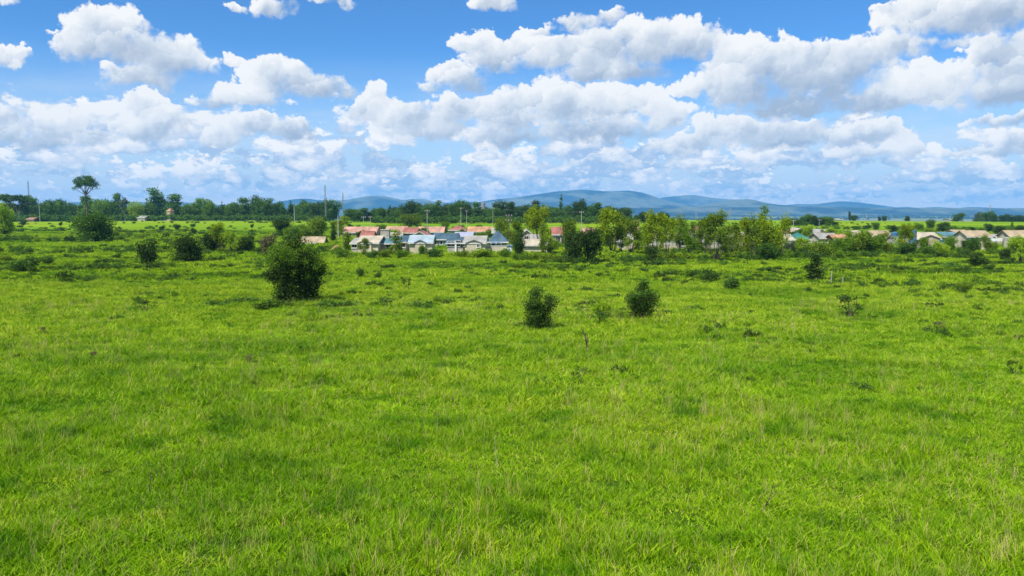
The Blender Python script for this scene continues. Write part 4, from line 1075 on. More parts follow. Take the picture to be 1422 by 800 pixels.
# ------------------------------------------------------------------ houses
WALLS = {
 'beige': flat_mat('stone_wall_beige', (0.58, 0.52, 0.375), .14, .8, .9, .1, streak=(1, 1, .5), bump=.3),
 'cream': flat_mat('plaster_cream', (0.50, 0.43, 0.32), .12, .7, .9, .1),
 'white': flat_mat('plaster_white', (0.43, 0.40, 0.33), .10, .7, .85, .1),
 'grey':  flat_mat('block_wall_grey', (0.46, 0.43, 0.36), .18, .9, .9, .1, bump=.3),
 'pink':  flat_mat('plaster_pink', (0.48, 0.37, 0.29), .12, .7, .9, .1),
 'brown': flat_mat('wall_brown', (0.22, 0.13, 0.085), .2, .8, .9, .1),
 'bluegrey': flat_mat('wall_bluegrey', (0.22, 0.30, 0.31), .15, .8, .85, .1),
 'tealwall': flat_mat('sheet_wall_teal', (0.05, 0.17, 0.19), .15, .8, .6, .3),
}
ROOFS = {
 'pink':   flat_mat('tile_roof_pink', (0.46, 0.26, 0.19), .18, .5, .8, .2, streak=(1, .4, 1)),
 'red':    flat_mat('sheet_roof_red', (0.33, 0.13, 0.10), .2, .5, .7, .25, streak=(1, .4, 1)),
 'orange': flat_mat('tile_roof_orange', (0.46, 0.25, 0.14), .2, .5, .8, .2, streak=(1, .4, 1)),
 'cream':  flat_mat('sheet_roof_cream', (0.44, 0.39, 0.29), .15, .5, .7, .25, streak=(1, .4, 1)),
 'tan':    flat_mat('sheet_roof_tan', (0.38, 0.30, 0.19), .15, .5, .75, .2, streak=(1, .4, 1)),
 'grey':   flat_mat('sheet_roof_grey', (0.33, 0.32, 0.28), .15, .5, .55, .4, streak=(1, .4, 1)),
 'palblue': flat_mat('sheet_roof_pale_blue', (0.31, 0.39, 0.43), .12, .5, .5, .4, streak=(1, .4, 1)),
 'teal':   flat_mat('sheet_roof_teal', (0.09, 0.20, 0.24), .2, .5, .7, .25, streak=(1, .4, 1)),
 'navy':   flat_mat('sheet_roof_navy', (0.065, 0.120, 0.160), .2, .5, .7, .2, streak=(1, .4, 1)),
 'green':  flat_mat('sheet_roof_green', (0.04, 0.19, 0.15), .2, .5, .55, .4, streak=(1, .4, 1)),
 'brown':  flat_mat('tile_roof_brown', (0.34, 0.18, 0.12), .2, .5, .8, .2, streak=(1, .4, 1)),
 'lilac':  flat_mat('sheet_roof_lilac', (0.34, 0.36, 0.46), .12, .5, .55, .4, streak=(1, .4, 1)),
}
GLASS = flat_mat('window_glass', (0.025, 0.032, 0.04), .1, 2, .12, .6)
FRAME = flat_mat('window_frame', (0.62, 0.60, 0.55), .1, 2, .6, .3)
DOORM = flat_mat('door_brown', (0.10, 0.06, 0.04), .2, 2, .6, .3)
METAL = flat_mat('galvanised_metal', (0.36, 0.37, 0.38), .15, 1.5, .45, .5, .5)
CONC = flat_mat('concrete_pole', (0.42, 0.41, 0.38), .12, 1.5, .85, .2)
POLEW = flat_mat('timber_pole', (0.17, 0.13, 0.10), .2, 2, .9, .1)
BLUE = flat_mat('tank_blue', (0.06, 0.17, 0.30), .12, 1, .5, .4)
WHITEP = flat_mat('white_paint', (0.78, 0.78, 0.76), .06, 1, .6, .3)
EARTH = flat_mat('bare_earth', (0.38, 0.24, 0.12), .25, .6, .95, .05, bump=.5)

class MB:
    def __init__(self): self.v = []; self.f = []
    def box(self, x0, x1, y0, y1, z0, z1):
        b = len(self.v)
        self.v += [(x, y, z) for z in (z0, z1) for (x, y) in ((x0, y0), (x1, y0), (x1, y1), (x0, y1))]
        self.f += [tuple(b + i for i in q) for q in ((3, 2, 1, 0), (4, 5, 6, 7), (0, 1, 5, 4), (1, 2, 6, 5), (2, 3, 7, 6), (3, 0, 4, 7))]
        return self
    def poly(self, pts, faces):
        b = len(self.v); self.v += pts; self.f += [tuple(b + i for i in q) for q in faces]; return self
    def prism_x(self, x0, x1, prof):
        """profile (y,z) extruded along x"""
        n = len(prof); b = len(self.v)
        self.v += [(x0, y, z) for y, z in prof] + [(x1, y, z) for y, z in prof]
        self.f += [tuple(b + i for i in range(n))[::-1], tuple(b + n + i for i in range(n))]
        self.f += [(b + i, b + (i + 1) % n, b + n + (i + 1) % n, b + n + i) for i in range(n)]
        return self
    def prism_y(self, y0, y1, prof):
        n = len(prof); b = len(self.v)
        self.v += [(x, y0, z) for x, z in prof] + [(x, y1, z) for x, z in prof]
        self.f += [tuple(b + i for i in range(n))[::-1], tuple(b + n + i for i in range(n))]
        self.f += [(b + i, b + (i + 1) % n, b + n + (i + 1) % n, b + n + i) for i in range(n)]
        return self
    def cyl(self, cx, cy, z0, z1, r0, r1=None, n=14):
        r1 = r0 if r1 is None else r1; b = len(self.v)
        for z, r in ((z0, r0), (z1, r1)):
            self.v += [(cx + r * math.cos(2 * math.pi * i / n), cy + r * math.sin(2 * math.pi * i / n), z) for i in range(n)]
        self.f += [tuple(b + i for i in range(n))[::-1], tuple(b + n + i for i in range(n))]
        self.f += [(b + i, b + (i + 1) % n, b + n + (i + 1) % n, b + n + i) for i in range(n)]
        return self
    def bar(self, a, c, w):
        a, c = Vector(a), Vector(c); t = (c - a).normalized(); u = t.orthogonal().normalized(); s = t.cross(u); b = len(self.v)
        for p in (a, c):
            self.v += [tuple(p + (u * i + s * j) * w / 2) for i, j in ((-1, -1), (1, -1), (1, 1), (-1, 1))]
        self.f += [tuple(b + i for i in q) for q in ((3, 2, 1, 0), (4, 5, 6, 7), (0, 1, 5, 4), (1, 2, 6, 5), (2, 3, 7, 6), (3, 0, 4, 7))]
        return self
    def build(self, name, mat, parent=None, loc=None):
        me = bpy.data.meshes.new(name); me.from_pydata(self.v, [], self.f)
        bm = bmesh.new(); bm.from_mesh(me); bmesh.ops.recalc_face_normals(bm, faces=bm.faces); bm.to_mesh(me); bm.free()
        me.materials.append(mat); return link(name, me, parent, loc)

def slab_roof(m, x0, x1, y0, y1, ze, zr, over, axis, t=0.10, corr=None):
    """two sloping sheets with thickness meeting at the ridge"""
    if axis == 'x':
        ym = (y0 + y1) / 2; sl = (zr - ze) / ((y1 - y0) / 2)
        for s, ya in ((-1, y0 - over), (1, y1 + over)):
            zl = ze - sl * over
            m.prism_x(x0 - over, x1 + over, [(ya, zl), (ya, zl + t), (ym + s * 0.0, zr + t), (ym + s * 0.0, zr)])
    else:
        xm = (x0 + x1) / 2; sl = (zr - ze) / ((x1 - x0) / 2)
        for s, xa in ((-1, x0 - over), (1, x1 + over)):
            zl = ze - sl * over
            m.prism_y(y0 - over, y1 + over, [(xa, zl), (xa, zl + t), (xm, zr + t), (xm, zr)])
def window(parent, x, z, w, h, y=0.0):
    m = MB(); f = 0.09
    m.box(x - w / 2, x + w / 2, y - .07, y + .03, z - h / 2 - f, z - h / 2).box(x - w / 2, x + w / 2, y - .07, y + .03, z + h / 2, z + h / 2 + f)
    m.box(x - w / 2 - f, x - w / 2, y - .075, y + .025, z - h / 2 - f, z + h / 2 + f).box(x + w / 2, x + w / 2 + f, y - .075, y + .025, z - h / 2 - f, z + h / 2 + f)
    m.box(x - .025, x + .025, y - .06, y + .0, z - h / 2, z + h / 2)
    o = m.build('window', FRAME, parent)
    MB().box(x - w / 2, x + w / 2, y - .035, y + .03, z - h / 2, z + h / 2).build('pane', GLASS, o)
    o2 = MB().box(x - w / 2 - .15, x + w / 2 + .15, y - .14, y + .02, z - h / 2 - f - .08, z - h / 2 - f).build('sill', FRAME, o)
def door(parent, x, w, h, y=0.0, mat=None):
    o = MB().box(x - w / 2, x + w / 2, y - .05, y + .03, 0.05, h).build('door', mat or DOORM, parent)
    MB().box(x + w / 2 - .14, x + w / 2 - .08, y - .10, y - .045, 1.0, 1.1).build('handle', METAL, o)

def house(x0, x1, base, eave, ridge, roof, wall, label, Yd=None, style='x', depth=7.0, over=.35, rz=0.0, wins=(), doors=(), cross=None, gablewall=None, name='house', group='houses of the village', porch=None, chim=None):
    """x0,x1,eave,ridge,base are rows and columns of its front; everything inside is metres"""
    Yd = gpt((x0 + x1) / 2, base).y if Yd is None else Yd
    a, b = at_depth(x0, Yd), at_depth(x1, Yd)
    cx = (a.x + b.x) / 2; W = (b.x - a.x) / 2
    g = float(gz(cx, Yd)); ze = z_at(eave, Yd) - g; zr = z_at(ridge, Yd) - g
    k = Yd / FPX
    root = empty(name, (cx, Yd, g), rz); tag(root, label, 'house' if name == 'house' else name.replace('_', ' '), group)
    m = MB()
    if style == 'x':
        ym = depth / 2; zr = max(zr, ze + .5)
        m.prism_x(-W, W, [(0, -.6), (depth, -.6), (depth, ze), (ym, zr - .03), (0, ze)])
    elif style == 'y':
        m.prism_y(0, depth, [(-W, -.6), (W, -.6), (W, ze), (0, zr - .03), (-W, ze)])
    else:
        m.box(-W, W, 0, depth, -.6, ze)
    m.build('wall', WALLS[wall], root)
    r = MB()
    if style == 'x': slab_roof(r, -W, W, 0, depth, ze, zr, over, 'x')
    elif style == 'y': slab_roof(r, -W, W, 0, depth, ze, zr, over, 'y')
    elif style == 'hip':
        o = over; hx = max(W - depth / 2, W * .08)
        r.poly([(-W - o, -o, ze), (W + o, -o, ze), (W + o, depth + o, ze), (-W - o, depth + o, ze), (-hx, depth / 2, zr), (hx, depth / 2, zr),
                (-W - o, -o, ze - .12), (W + o, -o, ze - .12), (W + o, depth + o, ze - .12), (-W - o, depth + o, ze - .12)],
               [(0, 1, 5, 4), (1, 2, 5), (2, 3, 4, 5), (3, 0, 4), (6, 7, 1, 0), (7, 8, 2, 1), (8, 9, 3, 2), (9, 6, 0, 3), (9, 8, 7, 6)])
    elif style == 'mono':
        r.prism_x(-W - over, W + over, [(-over, ze - .05), (-over, ze + .06), (depth + over, zr + .06), (depth + over, zr - .05)])
    ro = r.build('roof', ROOFS[roof], root)
    # fascia boards and ridge cap
    f = MB()
    if style in ('x', 'hip', 'mono'):
        zl = ze - ((zr - ze) / (depth / 2) * over if style == 'x' else .02)
        f.box(-W - over - .01, W + over + .01, -over - .05, -over - .012, zl - .18, zl + .06)
    else:
        sl = (zr - ze) / W
        for s in (-1, 1):
            f.prism_y(-over - .05, -over - .01, [(s * (W + over), ze - sl * over - .14), (s * (W + over), ze - sl * over + .05), (0, zr + .06), (0, zr - .13)])
    f.build('fascia', FRAME, ro)
    if style == 'x': MB().prism_x(-W - over, W + over, [(depth / 2 - .25, zr + .03), (depth / 2, zr + .17), (depth / 2 + .25, zr + .03)]).build('ridge_cap', ROOFS[roof], ro)
    if cross:                               # projecting gable: (centre px, half width px, ridge row, projection m)
        cp, hw, cr, pj = cross
        xc = at_depth(cp, Yd).x - cx; w = hw * k; zc = z_at(cr, Yd) - g
        MB().prism_y(-pj, 0.0 - .012, [(xc - w, -.6), (xc + w, -.6), (xc + w, ze), (xc, zc - .03), (xc - w, ze)]).build('gable', WALLS[gablewall or wall], root)
        q = MB(); sl = (zc - ze) / w; ov = .25
        for s in (-1, 1):
            q.prism_y(-pj - ov, depth * .3, [(xc + s * (w + ov), ze - sl * ov + .02), (xc + s * (w + ov), ze - sl * ov + .12), (xc, zc + .12), (xc, zc + .02)])
        q.build('gable_roof', ROOFS[roof], root)
    yf = 0.0
    for (px, py, w, h) in wins: 
        x = at_depth(px, Yd).x - cx; y = yf
        if cross and abs(x - xc) < w / 2 + cross[1] * k: y = -cross[3]
        window(root, x, z_at(py, Yd) - g, w, h, y)
    for (px, w, h) in doors:
        x = at_depth(px, Yd).x - cx
        y = -cross[3] if cross and abs(x - xc) < cross[1] * k else 0
        door(root, x, w, h, y)
    if porch:                               # (px0, px1, mat): posts and a low slab before the wall
        xa, xb = at_depth(porch[0], Yd).x - cx, at_depth(porch[1], Yd).x - cx
        for x in np.linspace(xa, xb, 3): MB().box(x - .09, x + .09, -1.6, -1.42, -.3, ze - .05).build('post', WHITEP, root)
        MB().prism_x(xa - .2, xb + .2, [(-1.8, ze - .35), (-1.8, ze - .27), (-.05, ze + .0), (-.05, ze - .08)]).build('porch_roof', ROOFS[roof], root)
    if chim:
        xc2 = at_depth(chim[0], Yd).x - cx; w = chim[1] * k / 2; zt = z_at(chim[2], Yd) - g
        MB().box(xc2 - w, xc2 + w, depth * .35, depth * .35 + 2 * w, ze, zt).build('tower', WALLS['grey'], root)
        MB().box(xc2 - w - .12, xc2 + w + .12, depth * .35 - .12, depth * .35 + 2 * w + .12, zt, zt + .14).build('tower_cap', WALLS['white'], root)
    return root
H = house
# front row, left to right
H(417, 447, 345, 337, 330, 'tan', 'white', 'small tan roofed white house at the left end of the village', Yd=200, style='x', depth=6, rz=.06, wins=[(425, 340, 1.2, .8), (438, 340, 1.2, .8)])
H(487, 496, 354, 338, 332, 'grey', 'white', 'low white annex with dark openings at the left of the first beige house', Yd=160, style='mono', depth=5, wins=[(491, 341.5, .9, .7)], doors=())
H(496, 524, 354, 337, 329.5, 'cream', 'beige', 'first beige house of the front row, under a pale cream roof', Yd=157, style='x', depth=9, rz=-.03, cross=(506, 9, 334, .3))
H(525, 551, 353, 337.5, 330, 'teal', 'pink', 'front row house with teal roof, round window and grey tower', Yd=160, style='x', depth=7, wins=[(539, 343, 1.0, .9)], chim=(531, 12, 320))
H(552, 562, 353, 336, 329, 'navy', 'white', 'narrow white house with dark roof and door right of the teal roof', Yd=161, style='mono', depth=6, wins=[(559, 340, .8, 1.0)], doors=[(555, .9, 1.9)])
H(568, 599, 353, 336.5, 328.5, 'palblue', 'beige', 'front row beige house under the light blue roof', Yd=157, style='x', depth=8, rz=.02, cross=(583, 7, 333.5, .3))
H(621, 643, 353, 337, 331, 'navy', 'grey', 'grey walled house with dark openings and a white pillar', Yd=158, style='x', depth=7, wins=[(626, 338.5, 1.4, .9), (637, 338, 1.4, 1.1), (642, 338, .6, 1.1)], doors=())
MBp = MB().box(-.16, .16, -.35, -.05, -.4, z_at(336, 158) ).build('pillar', WHITEP, None, (at_depth(632.5, 158).x, 158, 0)); tag(MBp, 'white square pillar standing before the grey walled front house', 'pillar')
H(645, 673, 354, 337, 329.5, 'grey', 'beige', 'front row beige house with light grey wavy roof, last before the dark hipped one', Yd=156, style='x', depth=9, rz=-.02, cross=(658, 10, 333.5, .3), wins=[(664, 341, .5, .5)])
H(678, 704, 352, 336, 321.5, 'navy', 'cream', 'house with steep dark hipped roof right of the last beige front house', Yd=168, style='hip', depth=7, wins=[(684, 339.5, 1.0, .8), (687, 346, .9, 1.2), (696, 345, .9, 1.0)], porch=(682, 696, 0))
# pale blue kiosk
def kiosk():
    p = dpt(708, 158); r = empty('kiosk', p, .1); tag(r, 'narrow pale blue kiosk beside the power pole at the end of the front row', 'kiosk')
    MB().box(-.45, .45, 0, .9, -.3, 1.35).build('wall', flat_mat('kiosk_paint', (0.46, 0.62, 0.74), .08, 1, .6, .3), r)
    MB().prism_x(-.6, .6, [(-.15, 1.38), (-.15, 1.45), (1.05, 1.62), (1.05, 1.38)]).build('roof', ROOFS['teal'], r)
    MB().box(-.28, .28, -.04, -.005, -.1, 1.1).build('door', WHITEP, r)
kiosk()
# middle rows
H(602, 634, 0, 332, 325.5, 'navy', 'bluegrey', 'house with dark blue roof behind the front row, left of the lilac roof', Yd=190, style='x', depth=8, wins=[(606, 337, 1.2, .9), (611, 337, 1.0, .9)])
H(632, 655, 0, 328, 323.5, 'lilac', 'white', 'white walled house with lilac grey roof and a small square window', Yd=200, style='x', depth=7, wins=[(636, 325.5, .7, .7)])
H(500, 516, 0, 329, 322, 'red', 'cream', 'small house with bright red gable roof behind the first beige house', Yd=205, style='x', depth=6)
H(540, 556, 0, 329, 324, 'cream', 'cream', 'small cream house right of the grey tower, behind the teal roof', Yd=200, style='x', depth=6)
H(568, 596, 0, 329, 321.5, 'red', 'cream', 'dark red roofed house behind the light blue roof', Yd=215, style='y', depth=9)
# long pink roofed terraces
H(475, 521, 0, 322.5, 316, 'pink', 'cream', 'leftmost long pink roof of the rear terraces', Yd=245, style='x', depth=9, wins=[(485, 326, 1, .9), (500, 326, 1, .9), (512, 326, 1, .9)])
H(535, 562, 0, 321.5, 315.5, 'pink', 'cream', 'second long pink roof of the rear terraces', Yd=250, style='x', depth=9)
H(560, 578, 0, 323, 317, 'red', 'brown', 'dark red roof between the pink roofs of the rear terraces', Yd=240, style='x', depth=8)
H(580, 615, 0, 322, 316, 'pink', 'pink', 'pale pink roof right of the utility pole in the rear terraces', Yd=248, style='x', depth=9)
H(623, 646, 0, 319.5, 313.5, 'red', 'cream', 'salmon red roof rising highest among the rear terraces', Yd=265, style='hip', depth=9)
H(650, 683, 0, 321.5, 316, 'orange', 'cream', 'long orange pink roof behind the dark hipped house', Yd=245, style='x', depth=9)
H(684, 700, 0, 323, 318, 'grey', 'white', 'small white roofed house right of the long orange pink roof', Yd=225, style='x', depth=7)
H(722, 741, 0, 327, 319, 'cream', 'cream', 'cream gable house half hidden behind the slender yellow green tree, left one', Yd=190, style='y', depth=8, wins=[(731, 331, 1, 1)])
H(738, 762, 0, 335, 327, 'grey', 'white', 'white walled house half hidden under the slender yellow green tree', Yd=172, style='x', depth=7, wins=[(745, 340, 1, 1)])
H(728, 760, 353, 340, 334, 'cream', 'beige', 'beige wall and roof behind the thin stemmed tree', Yd=162, style='x', depth=6)
H(768, 785, 0, 325, 316.5, 'red', 'white', 'white house with red roof and dark door left of the big dark tree', Yd=195, style='x', depth=7, wins=[(775, 333, 1.0, 1.3), (782, 331, .8, .8)])
H(812, 826, 0, 325, 318, 'pink', 'cream', 'pink roofed house peeping out above the big dark tree', Yd=215, style='x', depth=7)
H(868, 888, 0, 322, 316, 'pink', 'pink', 'pinkish roofed house seen in the gap right of the tall yellow green tree', Yd=235, style='x', depth=8)
H(866, 890, 0, 331, 325, 'grey', 'white', 'white house with grey roof in the gap right of the tall yellow green tree', Yd=200, style='x', depth=7, wins=[(872, 335, 1, .8)])
H(865, 888, 352, 337, 331, 'grey', 'beige', 'beige gable wall in the gap right of the tall yellow green tree', Yd=165, style='y', depth=8)
H(912, 934, 0, 330, 323, 'grey', 'white', 'pale roofed white house between the close pair of yellow green trees', Yd=185, style='x', depth=7, wins=[(918, 334, 1, .9)])
H(943, 978, 349, 334.5, 326, 'grey', 'white', 'white house with broad light grey roof and dark windows', Yd=170, style='x', depth=9, wins=[(948, 338, 1.3, 1.0), (963, 337.5, 1.3, .9), (973, 338, 1.1, .9)])
H(948, 962, 0, 326.5, 320.5, 'red', 'cream', 'small house with red roof above the broad light grey one', Yd=225, style='hip', depth=6)
H(967, 986, 0, 321, 315, 'brown', 'cream', 'brown roofed house above the right end of the broad light grey roof', Yd=245, style='x', depth=8)
H(1002, 1026, 348, 334, 327, 'grey', 'white', 'pale walled house hidden behind the olive trees right of the broad grey roof', Yd=172, style='x', depth=8, wins=[(1012, 339, 1.2, 1)])
H(1036, 1050, 0, 330, 324, 'cream', 'cream', 'cream house glimpsed behind the broad crown group', Yd=195, style='x', depth=7)
H(1084, 1104, 0, 333, 326.5, 'cream', 'cream', 'cream house right of the broad crown group', Yd=185, style='x', depth=7)
H(1092, 1108, 0, 324, 319.5, 'pink', 'cream', 'small pink roofed house above the teal roof', Yd=240, style='hip', depth=7)
H(1106, 1126, 0, 332.5, 323.5, 'green', 'pink', 'house with dark green roof and pale pink wall', Yd=190, style='hip', depth=7, wins=[(1113, 335, .9, .7)])
H(1106, 1118, 0, 321, 317, 'cream', 'white', 'white gabled shed above the dark green roof', Yd=255, style='y', depth=7)
H(1131, 1144, 0, 322, 319, 'grey', 'white', 'small white roof far behind, right of the dark green one', Yd=270, style='x', depth=7)
H(1140, 1166, 0, 330.5, 325, 'grey', 'cream', 'long pale roof right of the dark green one', Yd=200, style='x', depth=7)
H(1161, 1180, 0, 332, 327, 'orange', 'brown', 'rusty brown walled house at the right end of the long pale roof', Yd=195, style='x', depth=6)
H(1150, 1160, 0, 322, 319.5, 'cream', 'cream', 'tiny cream roof above the long pale roof', Yd=265, style='x', depth=6)
H(1184, 1200, 0, 325.5, 321, 'cream', 'cream', 'cream roofed house left of the orange one', Yd=235, style='x', depth=7)
H(1206, 1217, 0, 330, 325, 'orange', 'pink', 'small orange roofed annex left of the big beige roof', Yd=205, style='mono', depth=6)
H(1216, 1241, 348, 330, 321.5, 'tan', 'grey', 'house with big beige roof left of the blue tank on its stand', Yd=190, style='x', depth=6, cross=(1237, 4, 326, .4))
H(1274, 1307, 352, 331, 324, 'cream', 'cream', 'cream house with wide low gable right of the blue tower', Yd=172, style='x', depth=5.5, cross=(1292, 13, 326.5, .6), gablewall='pink', wins=())
H(1327, 1348, 0, 332, 324, 'teal', 'tealwall', 'dark teal sheet shed joined to the wide beige house', Yd=182, style='mono', depth=7)
H(1346, 1378, 352, 328, 321.5, 'tan', 'beige', 'wide beige house with plain tall wall near the right edge', Yd=175, style='x', depth=5.5, rz=-.02)
H(1334, 1352, 0, 325, 320.5, 'tan', 'cream', 'yellowish tan roof just behind the teal shed', Yd=205, style='x', depth=8)
H(1405, 1432, 0, 328, 321, 'tan', 'cream', 'tan roofed house cut by the right edge', Yd=190, style='x', depth=5)
H(1386, 1396, 0, 329.5, 326.5, 'grey', 'grey', 'grey shed behind the white fence', Yd=200, style='x', depth=6)
# farm buildings at the far left
H(190, 200, 0, 302.5, 300, 'grey', 'white', 'low white farm building among the trees right of the lone tree', Yd=560, style='x', depth=12)
H(36, 46, 0, 304.2, 302.4, 'brown', 'brown', 'low rusty shed under the far trees at the left', Yd=560, style='x', depth=8, name='shed')
H(231, 236, 0, 293, 289, 'orange', 'pink', 'brick red house between two trees of the far left line', Yd=610, style='hip', depth=7)
H(880, 888, 0, 310, 307.5, 'pink', 'white', 'tiny pink roofed house by the far dark trees', Yd=420, style='x', depth=9)
H(1162, 1170, 0, 305, 304, 'grey', 'white', 'white farm shed on the far right plain', Yd=640, style='x', depth=14, name='shed')
H(1322, 1334, 0, 305.4, 304, 'grey', 'white', 'white farm shed below the round trees beyond the right meadow', Yd=690, style='x', depth=14, name='shed')

# ------------------------------------------------------------------ walls, tanks, poles, masts
def wallpiece(x0, x1, Yd, top, thick, mat, label, name='garden_wall', pillars=0):
    a, b = at_depth(x0, Yd), at_depth(x1, Yd); cx = (a.x + b.x) / 2; W = (b.x - a.x) / 2; g = float(gz(cx, Yd)); z = z_at(top, Yd) - g
    r = empty(name, (cx, Yd, g)); tag(r, label, 'wall')
    MB().box(-W, W, 0, thick, -.5, z).build('panel', mat, r); MB().box(-W - .05, W + .05, -.06, thick + .06, z, z + .09).build('coping', WHITEP, r)
    for i in range(pillars):
        x = -W + 2 * W * i / max(1, pillars - 1)
        MB().box(x - .16, x + .16, -.09, thick + .09, -.5, z + .22).build('pier', WHITEP, r)
wallpiece(1264, 1276, 168, 338.5, .2, WALLS['pink'], 'low pinkish yard wall at the foot of the blue tower', pillars=2)
wallpiece(1270, 1300, 166, 344, .2, WALLS['cream'], 'low cream yard wall before the wide gable house', pillars=3)
wallpiece(1398, 1406, 180, 330, .3, WALLS['white'], 'short tall white wall end near the right edge')
for x0, x1, Yd, top, m_, lab in ((673.5, 703, 160, 342, 'beige', 'beige yard wall right of the last beige front house'), (722, 727, 164, 339, 'white', 'short white wall behind the dark bush right of the kiosk'),
    (889, 942, 168, 339.5, 'cream', 'pale yard wall behind the close pair of yellow green trees'), (979, 1000, 170, 338, 'white', 'pale yard wall right of the broad grey roofed house'), (1028, 1058, 170, 337.5, 'cream', 'pale yard wall behind the broad crown group'),
    (1086, 1106, 172, 337, 'beige', 'beige yard wall behind the greyish shrub'), (1124, 1152, 176, 337, 'beige', 'beige yard wall behind the olive bush near the teal roof'), (1163, 1204, 180, 336, 'cream', 'long pale yard wall below the rusty walled house'), (1306, 1326, 178, 338, 'beige', 'beige yard wall between the cream gable house and the blue shed')):
    wallpiece(x0, x1, Yd, top, .2, WALLS[m_], lab)
def picket():
    Yd = 186; a, b = at_depth(1377, Yd), at_depth(1396, Yd); cx = (a.x + b.x) / 2; W = (b.x - a.x) / 2; g = float(gz(cx, Yd))
    r = empty('fence', (cx, Yd, g)); tag(r, 'white board fence raised above dark bushes near the right edge', 'fence')
    z1, z0 = z_at(331, Yd) - g, z_at(335, Yd) - g
    n = 12
    for i in range(n):
        x = -W + 2 * W * (i + .5) / n
        MB().box(x - W / n * .85, x + W / n * .85, 0, .04, z0, z1 + .04 * (i % 2)).build('board', WHITEP, r)
    for x in (-W, 0, W): MB().box(x - .06, x + .06, .045, .15, -.4, z1).build('post', POLEW, r)
picket()
def tank(px, Yd, top, bot, wpx, label, stand=True, mat=BLUE, name='water_tank'):
    p = dpt(px, Yd); k = Yd / FPX; z1 = z_at(top, Yd) - p.z; z0 = z_at(bot, Yd) - p.z; R_ = wpx * k / 2
    r = empty(name, p); tag(r, label, 'water tank')
    body = MB()
    body.cyl(0, 0, z0, z1 - R_ * .25, R_); body.cyl(0, 0, z1 - R_ * .25, z1 - R_ * .05, R_, R_ * .35)
    n = 3
    for i in range(n): 
        zz = z0 + (z1 - z0) * (i + .7) / (n + .6); body.cyl(0, 0, zz, zz + .08, R_ * 1.025)
    body.build('tank', mat, r); MB().cyl(0, 0, z1 - R_ * .05, z1 + .06, R_ * .32).build('lid', mat, r)
    if stand and z0 > .5:
        for sx in (-1, 1):
            for sy in (-1, 1): MB().bar((sx * R_ * .8, sy * R_ * .8, -.3), (sx * R_ * .8, sy * R_ * .8, z0), .12).build('leg', METAL, r)
        s = MB()
        s.box(-R_, R_, -R_, R_, z0 - .12, z0 - .01)
        s.bar((-R_ * .8, -R_ * .8, .3), (R_ * .8, -R_ * .8, z0 - .2), .07); s.bar((R_ * .8, -R_ * .8, .3), (-R_ * .8, -R_ * .8, z0 - .2), .07)
        s.build('platform', METAL, r)
tank(1244, 188, 322, 328, 9, 'blue water tank raised on a metal stand beside the big beige roof')
tank(1270, 170, 319, 337, 9, 'tall blue tank tower left of the cream gable house', stand=False, name='tank_tower')
tank(671, 520, 281, 290, 6, 'white water tower rising out of the far tree belt', mat=METAL, name='water_tower')

def pole(px, Yd, top, r=.13, mat=CONC, label='', arm=True, group='utility poles of the village', arms=1, name='utility_pole', cat='pole'):
    p = dpt(px, Yd); h = z_at(top, Yd) - p.z; r *= .75
    root = empty(name, p, random.Random(px).uniform(-.5, .5)); tag(root, label, cat, group)
    m = MB().cyl(0, 0, -.5, h, r, r * .6, 8).build('shaft', mat, root)
    if arm:
        for q in range(arms):
            z = h - .4 - q * .9
            a = MB().box(-.65, .65, -.12, -.05, z - .045, z + .045).build('crossarm', mat, root)
            for x in (-.6, 0, .6): MB().cyl(x, -.09, z + .06, z + .26, .045, .03, 6).build('insulator', WHITEP, a)
    return root, p, h
P = {}
P[469] = pole(469, 236, 300, .22, CONC, 'stout pale pole at the left end of the village, beside the narrow dark tree', arm=False)
P[476] = pole(476, 150, 320, .09, POLEW, 'dark thin pole with pale foot in front of the first houses', arm=False)
P[505] = pole(504.5, 235, 300, .13, CONC, 'utility pole over the bright red gable')
P[514] = pole(514, 300, 300, .13, CONC, 'utility pole behind the first pink roof')
P[505.5] = pole(504, 153, 333, .07, POLEW, 'thin dark post against the wall of the first beige house', arm=False)
P[593] = pole(593, 210, 291, .14, CONC, 'tall pale utility pole with a dark foot beside the dark red roof')
P[641] = pole(640, 330, 288, .13, CONC, 'utility pole against the far belt left of the water tower')
P[648] = pole(648, 400, 292, .16, CONC, 'utility pole at the foot of the far belt behind the salmon roof')
P[684] = pole(684.5, 300, 288, .13, CONC, 'pale utility pole against the far belt right of the water tower')
P[707] = pole(707, 150, 297, .10, POLEW, 'tall thin dark pole in front of the village beside the pale blue kiosk', arms=2)
P[807] = pole(807.5, 240, 293, .15, CONC, 'white utility pole above the big dark tree')
P[1102] = pole(1102.5, 250, 305, .14, CONC, 'white utility pole before the dark grove, left of the grey one')
P[1138] = pole(1138.5, 290, 304, .16, METAL, 'grey utility pole before the middle of the dark grove')
P[55] = pole(54.5, 560, 277, .35, METAL, 'stout metal pole at the edge of the far left trees')
P[408] = pole(408.5, 520, 288, .25, CONC, 'pale pole at the foot of the dense group around the tallest mast', arm=False)
P[639] = pole(639, 470, 300, .3, CONC, 'short white post at the foot of the far belt', arm=False)
P[1180] = pole(1180.5, 900, 294, .5, METAL, 'thin mast standing before the hills on the right plain', arm=False)
